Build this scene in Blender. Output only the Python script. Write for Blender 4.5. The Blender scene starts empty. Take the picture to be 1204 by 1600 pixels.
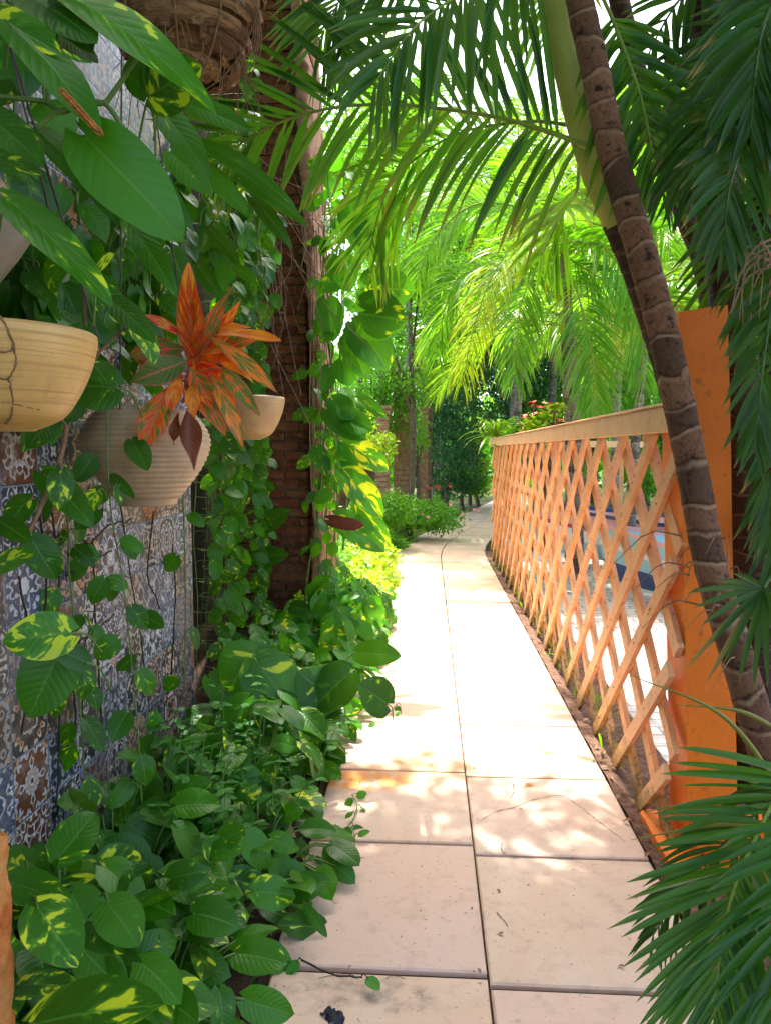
import bpy, math, random
import numpy as np
from mathutils import Vector, Matrix, noise as mnoise

# ------------------------------------------------------------------ camera, sky, sun, exposure
scn = bpy.context.scene
COL = scn.collection
FPX, VPX, VPY = 1150.0, 670.0, 705.0            # focal length in photo pixels, vanishing point of the path
CAMZ = 1.5
pitch = math.atan((800 - VPY) / FPX)
yaw = math.atan((VPX - 602) / math.hypot(FPX, 800 - VPY))
cam_d = bpy.data.cameras.new('camera'); cam = bpy.data.objects.new('camera', cam_d); COL.objects.link(cam)
cam.location = (0, 0, CAMZ); cam.rotation_euler = (math.pi / 2 - pitch, 0, yaw)
cam_d.sensor_fit = 'VERTICAL'; cam_d.sensor_height = 36; cam_d.lens = 36 * FPX / 1600
cam_d.clip_start = 0.05; cam_d.clip_end = 800
scn.camera = cam
CM = np.array(cam.rotation_euler.to_matrix())

SUN = Vector((-0.07, 0.36, 0.93)).normalized()
w = bpy.data.worlds.new('World'); scn.world = w; w.use_nodes = True
nt = w.node_tree; nt.nodes.clear()
sky = nt.nodes.new('ShaderNodeTexSky'); sky.sky_type = 'NISHITA'; sky.sun_disc = False
sky.sun_elevation = math.asin(SUN.z); sky.sun_rotation = math.atan2(SUN.x, SUN.y)
sky.air_density = 0.7; sky.dust_density = 5.0; sky.ozone_density = 0.0
bg = nt.nodes.new('ShaderNodeBackground'); bg.inputs['Strength'].default_value = 0.15
wo = nt.nodes.new('ShaderNodeOutputWorld')
nt.links.new(sky.outputs[0], bg.inputs[0]); nt.links.new(bg.outputs[0], wo.inputs[0])
sl = bpy.data.lights.new('sun', 'SUN'); sl.energy = 2.0; sl.angle = math.radians(0.5); sl.color = (1, .955, .87)
so = bpy.data.objects.new('sun', sl); COL.objects.link(so); so.rotation_euler = SUN.to_track_quat('Z', 'Y').to_euler()
scn.view_settings.view_transform = 'Standard'; scn.view_settings.look = 'None'
scn.view_settings.exposure = 2.7; scn.view_settings.gamma = 1.0
scn.cycles.max_bounces = 8; scn.cycles.diffuse_bounces = 4; scn.cycles.transmission_bounces = 4
scn.cycles.sample_clamp_indirect = 8.0

R = random.Random(7)
NR = np.random.RandomState(11)

# ------------------------------------------------------------------ photo pixel -> world point helpers
def ray(px, py):
    d = CM @ np.array([(px - 602) / FPX, (800 - py) / FPX, -1.0]); return d
def aty(px, py, Y):
    d = ray(px, py); return np.array([0, 0, CAMZ]) + d * (Y / d[1])
def atx(px, py, X):
    d = ray(px, py); return np.array([0, 0, CAMZ]) + d * (X / d[0])
def atz(px, py, Z=0.0):
    d = ray(px, py); return np.array([0, 0, CAMZ]) + d * ((Z - CAMZ) / d[2])
def nrm(a):
    a = np.asarray(a, float); return a / np.maximum(np.linalg.norm(a, axis=-1, keepdims=True), 1e-9)
def spline(P, n):
    P = np.asarray(P, float)
    if len(P) < 3: t = np.linspace(0, 1, n)[:, None]; return P[0] * (1 - t) + P[-1] * t
    Q = np.vstack([2 * P[0] - P[1], P, 2 * P[-1] - P[-2]]); out = []
    seg = len(P) - 1
    for s in np.linspace(0, seg - 1e-6, n):
        i = int(s); t = s - i; a, b, c, d = Q[i:i + 4]
        out.append(.5 * ((2 * b) + (-a + c) * t + (2 * a - 5 * b + 4 * c - d) * t * t + (-a + 3 * b - 3 * c + d) * t ** 3))
    return np.array(out)

# ------------------------------------------------------------------ mesh building
ORG = {}
class MB:
    def __init__(s): s.V = []; s.Q = []; s.T = []; s.U = []; s.C = []; s.n = 0
    def add(s, V, Q=None, T=None, U=None, C=None):
        V = np.asarray(V, float).reshape(-1, 3); m = len(V)
        s.V.append(V)
        if Q is not None and len(Q): s.Q.append(np.asarray(Q).reshape(-1, 4) + s.n)
        if T is not None and len(T): s.T.append(np.asarray(T).reshape(-1, 3) + s.n)
        s.U.append(np.zeros((m, 2)) if U is None else np.asarray(U, float).reshape(-1, 2))
        if C is None: C = np.tile([.5, .5, .5, 1], (m, 1))
        C = np.asarray(C, float)
        if C.ndim == 1: C = np.tile(C, (m, 1))
        s.C.append(C); s.n += m
    def build(s, name, mat, parent=None, loc=(0, 0, 0), smooth=True):
        V = np.vstack(s.V); U = np.vstack(s.U); C = np.vstack(s.C)
        org = np.array(ORG[parent.name] if parent is not None else loc, float)
        V = V - org
        Q = np.vstack(s.Q) if s.Q else np.zeros((0, 4), int); T = np.vstack(s.T) if s.T else np.zeros((0, 3), int)
        me = bpy.data.meshes.new(name)
        me.vertices.add(len(V)); me.vertices.foreach_set('co', V.astype(np.float32).ravel())
        loops = np.concatenate([Q.ravel(), T.ravel()]).astype(np.int32)
        me.loops.add(len(loops)); me.loops.foreach_set('vertex_index', loops)
        me.polygons.add(len(Q) + len(T))
        st = np.concatenate([np.arange(len(Q)) * 4, len(Q) * 4 + np.arange(len(T)) * 3]).astype(np.int32)
        me.polygons.foreach_set('loop_start', st)
        me.polygons.foreach_set('use_smooth', np.full(len(Q) + len(T), smooth))
        uv = me.uv_layers.new(name='UVMap'); uv.data.foreach_set('uv', U[loops].astype(np.float32).ravel())
        ca = me.color_attributes.new('Col', 'FLOAT_COLOR', 'POINT'); ca.data.foreach_set('color', C.astype(np.float32).ravel())
        me.update(calc_edges=True); me.validate()
        me.materials.append(mat)
        o = bpy.data.objects.new(name, me); COL.objects.link(o)
        if parent is not None: o.parent = parent
        else: o.location = loc
        ORG[o.name] = org
        return o
    # --- primitives
    def box(s, lo, hi, C=None, bev=0.0, M=None):
        lo = np.array(lo, float); hi = np.array(hi, float)
        if bev <= 0:
            V = np.array([[x, y, z] for x in (lo[0], hi[0]) for y in (lo[1], hi[1]) for z in (lo[2], hi[2])])
            Q = [[0, 1, 3, 2], [4, 6, 7, 5], [0, 4, 5, 1], [2, 3, 7, 6], [0, 2, 6, 4], [1, 5, 7, 3]]
        else:
            V = []; idx = {}
            for x in (0, 1):
                for y in (0, 1):
                    for z in (0, 1):
                        c = np.array([(lo, hi)[x][0], (lo, hi)[y][1], (lo, hi)[z][2]]); sg = np.array([1 - 2 * x, 1 - 2 * y, 1 - 2 * z])
                        for a in range(3):
                            o = sg * bev; o[a] = 0; idx[x, y, z, a] = len(V); V.append(c + o)
            V = np.array(V); Q = []; T = []
            for a in range(3):
                b, c = (a + 1) % 3, (a + 2) % 3
                for e in (0, 1):
                    q = []
                    for (p, r) in ((0, 0), (1, 0), (1, 1), (0, 1)):
                        k = [0, 0, 0]; k[a] = e; k[b] = p; k[c] = r; q.append(idx[k[0], k[1], k[2], a])
                    Q.append(q if e else q[::-1])
                for p in (0, 1):
                    for r in (0, 1):
                        k0 = [0, 0, 0]; k0[b] = p; k0[c] = r; k1 = list(k0); k1[a] = 1
                        q = [idx[(*k0, b)], idx[(*k1, b)], idx[(*k1, c)], idx[(*k0, c)]]
                        Q.append(q if (p ^ r) else q[::-1])
            for x in (0, 1):
                for y in (0, 1):
                    for z in (0, 1):
                        t = [idx[x, y, z, 0], idx[x, y, z, 1], idx[x, y, z, 2]]
                        T.append(t if (x + y + z) % 2 else t[::-1])
            if M is not None: V = V @ M[:3, :3].T + M[:3, 3]
            s.add(V, Q, T, None, C); return
        if M is not None: V = V @ M[:3, :3].T + M[:3, 3]
        s.add(V, Q, None, None, C)
    def tube(s, P, r, sides=6, C=None, cap=True, bump=None):
        P = np.asarray(P, float); n = len(P); r = np.broadcast_to(np.asarray(r, float), (n,))
        T = nrm(np.gradient(P, axis=0)); ref = np.array([0, 0, 1.0]) if abs(T[:, 2]).mean() < .8 else np.array([0, 1.0, 0])
        A = nrm(np.cross(T, ref)); B = np.cross(T, A)
        th = np.linspace(0, 2 * np.pi, sides, endpoint=False)
        V = P[:, None] + r[:, None, None] * (np.cos(th)[None, :, None] * A[:, None] + np.sin(th)[None, :, None] * B[:, None])
        L = np.concatenate([[0], np.cumsum(np.linalg.norm(np.diff(P, axis=0), axis=1))])
        U = np.stack([np.broadcast_to(th / (2 * np.pi), (n, sides)), np.broadcast_to(L[:, None], (n, sides))], -1)
        i = np.arange(n - 1)[:, None] * sides; j = np.arange(sides)[None]; k = (j + 1) % sides
        Q = np.stack([i + j, i + k, i + sides + k, i + sides + j], -1).reshape(-1, 4)
        s.add(V, Q, None, U, C)
        if cap:
            for e, ring in ((0, V[0]), (1, V[-1])):
                c = ring.mean(0); VV = np.vstack([ring, c]); T_ = [[(a + 1) % sides, a, sides] if e == 0 else [a, (a + 1) % sides, sides] for a in range(sides)]
                s.add(VV, None, T_, np.tile([0, L[-1] if e else 0], (sides + 1, 1)), C)
    def lathe(s, prof, c, sides=48, C=None, jit=0.0, flip=False):
        prof = np.asarray(prof, float); n = len(prof); th = np.linspace(0, 2 * np.pi, sides, endpoint=False)
        V = np.stack([c[0] + prof[:, 0][:, None] * np.cos(th), c[1] + prof[:, 0][:, None] * np.sin(th), c[2] + np.broadcast_to(prof[:, 1][:, None], (n, sides))], -1)
        if jit: V = V + NR.normal(0, jit, V.shape)
        U = np.stack([np.broadcast_to(th / (2 * np.pi), (n, sides)), np.broadcast_to(prof[:, 1][:, None], (n, sides))], -1)
        i = np.arange(n - 1)[:, None] * sides; j = np.arange(sides)[None]; k = (j + 1) % sides
        Q = np.stack([i + j, i + k, i + sides + k, i + sides + j], -1).reshape(-1, 4)
        s.add(V, Q, None, U, C)
    # --- leaves: vectorised. base, d (tip direction), n (upper normal) are (k,3)
    def leaves(s, base, d, n, L, W, shape='heart', fold=.15, droop=.5, wave=.03, col=None, nv=7, nu=4):
        base = np.atleast_2d(base); k = len(base); d = nrm(np.broadcast_to(d, (k, 3))); n = np.broadcast_to(n, (k, 3))
        sd = nrm(np.cross(d, n)); n = np.cross(sd, d)
        L = np.broadcast_to(L, (k,)); W = np.broadcast_to(W, (k,)); fold = np.broadcast_to(fold, (k,)); droop = np.broadcast_to(droop, (k,)); wave = np.broadcast_to(wave, (k,))
        v = np.linspace(0, 1, nv + 1); u = np.linspace(-1, 1, nu + 1)
        if shape == 'heart':
            wv = 1.72 * np.power(v, .42) * np.power(1 - v, .72); lobe = .17
            wv = wv / wv.max() * .5; wv[0] = .10
        elif shape == 'lance':
            wv = np.power(np.sin(np.pi * np.power(v, .85)), .9) * .5; wv[0] = .04; lobe = 0
        elif shape == 'oval':
            wv = np.power(np.sin(np.pi * np.clip(v, 0, 1)), .65) * .5; wv[0] = .05; lobe = 0
        wv[-1] = .004
        uu, vv = np.meshgrid(u, v)                       # (nv+1, nu+1)
        x = uu * wv[:, None] * (1 - .0 * vv)
        lob = -lobe * np.abs(uu) ** 1.3 * (1 - vv) ** 4
        ph = NR.rand(k) * 6.28
        X = x[None] * W[:, None, None]
        vl = (vv + lob)[None]
        dr = droop[:, None, None]
        Y = L[:, None, None] * (vl - dr ** 2 * np.sign(vl) * np.abs(vl) ** 3 / 6)
        Z = -L[:, None, None] * dr * vl ** 2 / 2 + fold[:, None, None] * np.abs(X) - 1.2 * fold[:, None, None] * X ** 2 / np.maximum(W[:, None, None], 1e-4)
        Z = Z + wave[:, None, None] * L[:, None, None] * np.sin(vv[None] * 8 + ph[:, None, None] + 1.5 * np.sign(uu)[None]) * np.abs(uu)[None] ** 1.5
        V = base[:, None, None] + X[..., None] * sd[:, None, None] + Y[..., None] * d[:, None, None] + Z[..., None] * n[:, None, None]
        m = (nv + 1) * (nu + 1)
        U = np.broadcast_to(np.stack([(uu + 1) / 2, vv], -1)[None], (k, nv + 1, nu + 1, 2))
        a = (np.arange(nv)[:, None] * (nu + 1) + np.arange(nu)[None]).ravel()
        q = np.stack([a, a + 1, a + nu + 2, a + nu + 1], -1)
        Q = (q[None] + (np.arange(k) * m)[:, None, None]).reshape(-1, 4)
        if col is None: col = np.tile([.5, .3, 0, 1], (k, 1)); col[:, 0] = NR.rand(k)
        C = np.repeat(np.asarray(col, float), m, axis=0)
        s.add(V.reshape(-1, 3), Q, None, U.reshape(-1, 2), C)
    def blades(s, base, d, wd, L, W, grav=.3, segs=4, fold=.25, col=None):
        k = len(base); d = nrm(d); wd = nrm(wd - (wd * d).sum(1, keepdims=True) * d); n = np.cross(wd, d)
        L = np.broadcast_to(L, (k,)); W = np.broadcast_to(W, (k,)); grav = np.broadcast_to(grav, (k,))
        v = np.linspace(0, 1, segs + 1); wv = np.power(v, .3) * np.power(1 - v, .55); wv = wv / wv.max(); wv[0] = .35; wv[-1] = .03
        cen = base[:, None] + d[:, None] * (L[:, None] * v)[..., None] * (1 - .25 * (grav[:, None] * v ** 2))[..., None]
        cen = cen + np.array([0, 0, -1.0]) * (grav[:, None] * L[:, None] * v ** 2)[..., None]
        hw = (.5 * W[:, None] * wv)[..., None] * wd[:, None]
        if fold > 0:
            V = np.stack([cen - hw, cen - n[:, None] * (fold * W[:, None] * wv)[..., None], cen + hw], 2); c_ = 3
        else: V = np.stack([cen - hw, cen + hw], 2); c_ = 2
        m = (segs + 1) * c_
        uu = np.broadcast_to(np.linspace(0, 1, c_)[None], (segs + 1, c_)); vv = np.broadcast_to(v[:, None], (segs + 1, c_))
        U = np.broadcast_to(np.stack([uu, vv], -1)[None], (k, segs + 1, c_, 2))
        a = (np.arange(segs)[:, None] * c_ + np.arange(c_ - 1)[None]).ravel(); q = np.stack([a, a + 1, a + c_ + 1, a + c_], -1)
        Q = (q[None] + (np.arange(k) * m)[:, None, None]).reshape(-1, 4)
        if col is None: col = np.tile([.5, .2, 0, 1], (k, 1)); col[:, 0] = NR.rand(k)
        s.add(V.reshape(-1, 3), Q, None, U.reshape(-1, 2), np.repeat(np.asarray(col, float), m, axis=0))

def tag(o, label=None, cat=None, group=None, kind=None):
    if label: o['label'] = label
    if cat: o['category'] = cat
    if group: o['group'] = group
    if kind: o['kind'] = kind
    return o
def thing(name, label, cat, loc=(0, 0, 0), group=None):
    o = bpy.data.objects.new(name, None); COL.objects.link(o); o.location = tuple(loc); o.empty_display_size = .1
    tag(o, label, cat, group); ORG[o.name] = np.array(loc, float); return o
def copy_tree(o, parent=None):
    c = o.copy(); COL.objects.link(c); c.parent = parent
    for ch in o.children: copy_tree(ch, c)
    return c

# ------------------------------------------------------------------ materials
class NT:
    def __init__(s, name):
        s.m = bpy.data.materials.new(name); s.m.use_nodes = True; s.t = s.m.node_tree; s.t.nodes.clear()
        s.out = s.t.nodes.new('ShaderNodeOutputMaterial')
    def n(s, typ, **kw):
        nd = s.t.nodes.new('ShaderNode' + typ)
        for k, v in kw.items():
            if k.startswith('i_'):
                key = k[2:]; key = int(key) if key.isdigit() else key.replace('_', ' ')
                s.set(nd.inputs[key], v)
            else: setattr(nd, k, v)
        return nd
    def set(s, inp, v):
        if isinstance(v, bpy.types.NodeSocket): s.t.links.new(v, inp)
        elif isinstance(v, bpy.types.Node): s.t.links.new(v.outputs[0], inp)
        else:
            if isinstance(v, tuple) and len(v) == 3 and inp.type == 'RGBA': v = (*v, 1)
            inp.default_value = v
    def math(s, op, a, b=None, c=None, clamp=False):
        nd = s.t.nodes.new('ShaderNodeMath'); nd.operation = op; nd.use_clamp = clamp; s.set(nd.inputs[0], a)
        if b is not None: s.set(nd.inputs[1], b)
        if c is not None: s.set(nd.inputs[2], c)
        return nd.outputs[0]
    def mix(s, f, a, b, mode='MIX'):
        nd = s.t.nodes.new('ShaderNodeMix'); nd.data_type = 'RGBA'; nd.blend_type = mode; nd.clamp_factor = True
        s.set(nd.inputs[0], f); s.set(nd.inputs[6], a); s.set(nd.inputs[7], b); return nd.outputs[2]
    def ramp(s, f, stops, interp='LINEAR'):
        nd = s.t.nodes.new('ShaderNodeValToRGB'); nd.color_ramp.interpolation = interp; cr = nd.color_ramp
        while len(cr.elements) < len(stops): cr.elements.new(.5)
        for e, (p, c) in zip(cr.elements, stops):
            e.position = p; e.color = (*c, 1) if len(c) == 3 else c
        s.set(nd.inputs[0], f); return nd.outputs[0]
    def mrange(s, f, a, b, c=0.0, d=1.0, smooth=False):
        nd = s.t.nodes.new('ShaderNodeMapRange'); nd.interpolation_type = 'SMOOTHSTEP' if smooth else 'LINEAR'
        s.set(nd.inputs[0], f); nd.inputs[1].default_value = a; nd.inputs[2].default_value = b; nd.inputs[3].default_value = c; nd.inputs[4].default_value = d
        return nd.outputs[0]
    def noise(s, vec=None, scale=5, detail=3, rough=.5, dist=0):
        nd = s.n('TexNoise'); nd.inputs['Scale'].default_value = scale; nd.inputs['Detail'].default_value = detail
        nd.inputs['Roughness'].default_value = rough; nd.inputs['Distortion'].default_value = dist
        if vec is not None: s.set(nd.inputs['Vector'], vec)
        return nd.outputs[0]
    def xyz(s, x, y, z=0.0):
        nd = s.n('CombineXYZ'); s.set(nd.inputs[0], x); s.set(nd.inputs[1], y); s.set(nd.inputs[2], z); return nd.outputs[0]
    def sep(s, v):
        nd = s.n('SeparateXYZ'); s.set(nd.inputs[0], v); return nd.outputs
    def bump(s, h, strength=.3, dist=.01):
        nd = s.n('Bump'); nd.inputs['Strength'].default_value = strength; nd.inputs['Distance'].default_value = dist; s.set(nd.inputs['Height'], h); return nd.outputs[0]
    def pbr(s, col, rough=.7, normal=None, spec=.4, coat=0.0, metal=0.0):
        b = s.n('BsdfPrincipled'); s.set(b.inputs['Base Color'], col); s.set(b.inputs['Roughness'], rough)
        b.inputs['Specular IOR Level'].default_value = spec; b.inputs['Coat Weight'].default_value = coat; b.inputs['Metallic'].default_value = metal
        b.inputs['Coat Roughness'].default_value = .15
        if normal is not None: s.set(b.inputs['Normal'], normal)
        return b.outputs[0]
    def done(s, sh): s.t.links.new(sh, s.out.inputs[0]); return s.m

def leaf_material(name, dark, light, vcol=(.62, .68, .06), trans=.35, rough=.34, spec=.5, bumps=.25, varieg=True, vein=(.10, .26, .04), tcol=None):
    t = NT(name)
    uv = t.sep(t.n('UVMap', uv_map='UVMap').outputs[0]); u = t.math('SUBTRACT', t.math('MULTIPLY', uv[0], 2.0), 1.0); v = uv[1]
    at = t.n('Attribute', attribute_name='Col'); c = t.sep(at.outputs['Vector']); rnd, va, ye = c[0], c[1], c[2]
    au = t.math('ABSOLUTE', u)
    q = t.math('SUBTRACT', v, t.math('MULTIPLY', au, .28))
    co = t.n('TexCoord').outputs['Object']
    base = t.mix(t.math('ADD', t.math('MULTIPLY', rnd, .75), t.math('MULTIPLY', t.noise(co, 9, 2), .3)), dark, light)
    if varieg:
        sgn = t.math('MULTIPLY', t.math('SIGN', u), 3.1)
        vec = t.xyz(t.math('ADD', t.math('MULTIPLY', u, 1.3), t.math('MULTIPLY', rnd, 37.0)), t.math('MULTIPLY', q, 4.2), t.math('ADD', sgn, t.math('MULTIPLY', rnd, 91.0)))
        n1 = t.noise(vec, 1.0, 3, .5, .5)
        f = t.mrange(t.math('ADD', n1, t.math('MULTIPLY', va, .26)), .745, .785, smooth=True)
        f2 = t.mrange(t.math('ADD', n1, t.math('MULTIPLY', va, .26)), .67, .74, smooth=True)
        base = t.mix(t.math('MULTIPLY', f2, .5), base, (.10, .34, .01))
        base = t.mix(f, base, vcol)
    if varieg:
        bn = t.noise(t.xyz(t.math('ADD', u, t.math('MULTIPLY', rnd, 17.0)), t.math('MULTIPLY', v, 2.0), rnd), 2.2, 4, .65)
        base = t.mix(t.mrange(t.math('ADD', bn, t.math('MULTIPLY', t.math('POWER', au, 4.0), .12)), .72, .76), base, (.14, .075, .02))
        base = t.mix(t.math('MULTIPLY', t.mrange(t.noise(co, 3.5, 3), .5, .7), .35), base, (.03, .15, .004))
    ves = t.math('ABSOLUTE', t.math('SINE', t.math('MULTIPLY', q, 30.0)))
    vm = t.mrange(ves, 0.0, .16, 1.0, 0.0)
    mid = t.mrange(au, .02, .06, 1.0, 0.0)
    base = t.mix(t.math('MULTIPLY', vm, .22), base, vein)
    base = t.mix(t.math('MULTIPLY', mid, .6), base, vein)
    base = t.mix(t.math('MULTIPLY', ye, .9), base, vcol)
    sp = t.mrange(t.noise(co, 60, 2), .70, .74); base = t.mix(t.math('MULTIPLY', sp, .35), base, (.12, .08, .02))
    h = t.math('ADD', t.math('MULTIPLY', ves, .5), t.math('MULTIPLY', t.mrange(au, 0, .10), .8))
    h = t.math('ADD', h, t.math('MULTIPLY', t.noise(co, 25, 2), .5))
    nb = t.bump(h, bumps, .004)
    rg = t.math('ADD', rough - .05, t.math('MULTIPLY', t.noise(co, 14, 3), .16))
    p = t.pbr(base, rg, nb, spec)
    tr = t.n('BsdfTranslucent'); t.set(tr.inputs[0], t.mix(.5, t.mix(1.0, base, tcol or (1.7, 2.1, .5), 'MULTIPLY'), tcol and (tcol[0] * .12, tcol[1] * .12, tcol[2] * .12) or (.16, .34, .015)))
    mx = t.n('MixShader'); mx.inputs[0].default_value = trans; t.set(mx.inputs[1], p); t.set(mx.inputs[2], tr.outputs[0])
    return t.done(mx.outputs[0])

def palm_material(name, dark, light, ycol=(.52, .50, .04), trans=.4, rough=.33, spec=.5):
    t = NT(name)
    uv = t.sep(t.n('UVMap', uv_map='UVMap').outputs[0]); at = t.n('Attribute', attribute_name='Col'); c = t.sep(at.outputs['Vector'])
    co = t.n('TexCoord').outputs['Object']
    base = t.mix(t.math('ADD', t.math('MULTIPLY', c[0], .8), t.math('MULTIPLY', t.noise(co, 4, 2), .3)), dark, light)
    base = t.mix(c[1], base, ycol)
    tip = t.mrange(t.math('ADD', uv[1], t.math('MULTIPLY', c[0], .35)), 1.02, 1.16)
    base = t.mix(t.math('MULTIPLY', tip, .8), base, (.28, .14, .04))
    base = t.mix(c[2], base, (.25, .13, .045))
    st = t.math('SINE', t.math('MULTIPLY', uv[0], 40.0))
    base = t.mix(t.math('MULTIPLY', t.math('ADD', st, 1.0), .07), base, (.2, .35, .08))
    nb = t.bump(st, .15, .001)
    p = t.pbr(base, rough, nb, spec)
    tr = t.n('BsdfTranslucent'); t.set(tr.inputs[0], t.mix(.5, t.mix(1.0, base, (1.6, 2.0, .5), 'MULTIPLY'), (.22, .42, .02)))
    mx = t.n('MixShader'); mx.inputs[0].default_value = trans; t.set(mx.inputs[1], p); t.set(mx.inputs[2], tr.outputs[0])
    return t.done(mx.outputs[0])

def simple(name, c1, c2, scale=8, rough=.8, bump=.3, bd=.01, spec=.3, coat=0.0, use_col=0.0, detail=5, metal=0.0):
    t = NT(name); co = t.n('TexCoord').outputs['Object']; f = t.noise(co, scale, detail, .6)
    base = t.mix(t.mrange(f, .3, .7), c1, c2)
    if use_col:
        at = t.n('Attribute', attribute_name='Col'); c = t.sep(at.outputs['Vector'])
        base = t.mix(1.0, base, t.xyz(t.mrange(c[0], 0, 1, 1 - use_col, 1 + use_col), t.mrange(c[0], 0, 1, 1 - use_col, 1 + use_col), t.mrange(c[0], 0, 1, 1 - use_col, 1 + use_col)), 'MULTIPLY')
    return t.done(t.pbr(base, rough, t.bump(t.noise(co, scale * 4, 5, .65), bump, bd), spec, coat, metal))

M = {}
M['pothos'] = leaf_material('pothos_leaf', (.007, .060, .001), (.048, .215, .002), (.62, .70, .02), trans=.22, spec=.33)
M['pothos_bright'] = leaf_material('pothos_leaf_bright', (.02, .16, .004), (.06, .32, .006), (.85, .80, .02), trans=.45)  # lighter, yellower leaf; backlit sun put into the colour
M['pothos_mid'] = leaf_material('pothos_leaf_mid', (.010, .09, .002), (.04, .24, .003), (.75, .74, .02), trans=.38)  # pothos leaf lightened to carry the backlight in its colour
M['herb'] = leaf_material('herb_leaf', (.010, .11, .002), (.04, .26, .006), (.4, .5, .05), trans=.35, varieg=False, rough=.45)
M['tiny'] = leaf_material('tiny_leaf', (.06, .22, .008), (.20, .45, .02), (.5, .55, .05), trans=.4, varieg=False, rough=.5, bumps=.05)
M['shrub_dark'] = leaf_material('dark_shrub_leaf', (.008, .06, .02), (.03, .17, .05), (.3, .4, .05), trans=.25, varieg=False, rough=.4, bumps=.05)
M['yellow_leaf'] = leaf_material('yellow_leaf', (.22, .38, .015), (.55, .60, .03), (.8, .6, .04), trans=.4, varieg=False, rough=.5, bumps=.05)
M['tree_leaf'] = leaf_material('tree_leaf', (.04, .19, .008), (.17, .42, .02), (.5, .5, .04), trans=.5, varieg=False, rough=.42, bumps=.05)
M['palm_dark'] = palm_material('palm_leaf_dark', (.003, .026, .0005), (.012, .080, .001), trans=.18, spec=.18)  # darker copy of the palm leaf; shade put into the colour
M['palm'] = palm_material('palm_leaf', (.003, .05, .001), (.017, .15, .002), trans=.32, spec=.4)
M['palm_bright'] = palm_material('palm_leaf_bright', (.03, .19, .003), (.12, .40, .010), (.74, .60, .02), trans=.42)  # lighter copy of the palm leaf; backlight put into the colour

def agla_material():
    t = NT('red_foliage'); uv = t.sep(t.n('UVMap', uv_map='UVMap').outputs[0]); u = t.math('ABSOLUTE', t.math('SUBTRACT', t.math('MULTIPLY', uv[0], 2.0), 1.0)); v = uv[1]
    at = t.n('Attribute', attribute_name='Col'); c = t.sep(at.outputs['Vector'])
    q = t.math('SUBTRACT', v, t.math('MULTIPLY', u, .3))
    n1 = t.noise(t.xyz(t.math('ADD', t.math('MULTIPLY', u, 1.2), t.math('MULTIPLY', c[0], 40.0)), t.math('MULTIPLY', q, 5.0), c[0]), 1.6, 4, .6)
    warm = t.mix(c[1], (.90, .24, .01), (.85, .035, .01))
    warm = t.mix(t.mrange(n1, .45, .62), warm, (.95, .42, .02))
    grn = t.mix(n1, (.05, .13, .015), (.20, .26, .03))
    base = t.mix(t.mrange(t.math('ADD', n1, t.math('MULTIPLY', c[2], .5)), .72, .82), warm, grn)
    edge = t.mrange(u, .86, .98); base = t.mix(edge, base, (.70, .10, .08))
    mid = t.mrange(u, .03, .10, 1, 0); base = t.mix(t.math('MULTIPLY', mid, .8), base, (.80, .18, .12))
    br = t.mrange(at.outputs['Alpha'], 0.0, .5, 1.0, 0.0); base = t.mix(br, base, t.mix(n1, (.10, .025, .012), (.24, .06, .02)))
    ves = t.math('ABSOLUTE', t.math('SINE', t.math('MULTIPLY', q, 26.0)))
    nb = t.bump(t.math('ADD', ves, t.math('MULTIPLY', n1, 2.0)), .35, .003)
    p = t.pbr(base, .38, nb, .5); tr = t.n('BsdfTranslucent'); t.set(tr.inputs[0], base)
    mx = t.n('MixShader'); mx.inputs[0].default_value = .3; t.set(mx.inputs[1], p); t.set(mx.inputs[2], tr.outputs[0]); return t.done(mx.outputs[0])
M['agla'] = agla_material()

M['stem'] = simple('green_stem', (.08, .17, .03), (.18, .25, .06), 20, .55, .2, .002)
M['dark_stem'] = simple('dark_stem', (.02, .015, .01), (.06, .045, .03), 30, .8, .4, .002)
M['brown_stem'] = simple('brown_stem', (.16, .08, .04), (.30, .17, .09), 30, .75, .4, .002)
M['rachis'] = simple('palm_rachis', (.14, .26, .03), (.30, .36, .06), 12, .5, .1, .002)
M['rachis_dark'] = simple('palm_rachis_dark', (.03, .09, .015), (.08, .16, .03), 12, .5, .1, .002)  # darker copy for the shaded fronds; shade put into the colour
M['wire'] = simple('hanger_wire', (.05, .04, .035), (.14, .10, .07), 40, .6, .2, .001)
M['rust'] = simple('rusty_iron', (.30, .075, .02), (.58, .20, .05), 60, .8, .5, .002)
M['soil'] = simple('garden_soil', (.022, .012, .007), (.075, .04, .022), 14, .95, .8, .02)
M['bark'] = simple('tree_bark', (.07, .05, .035), (.20, .15, .10), 16, .9, .8, .02)

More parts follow.
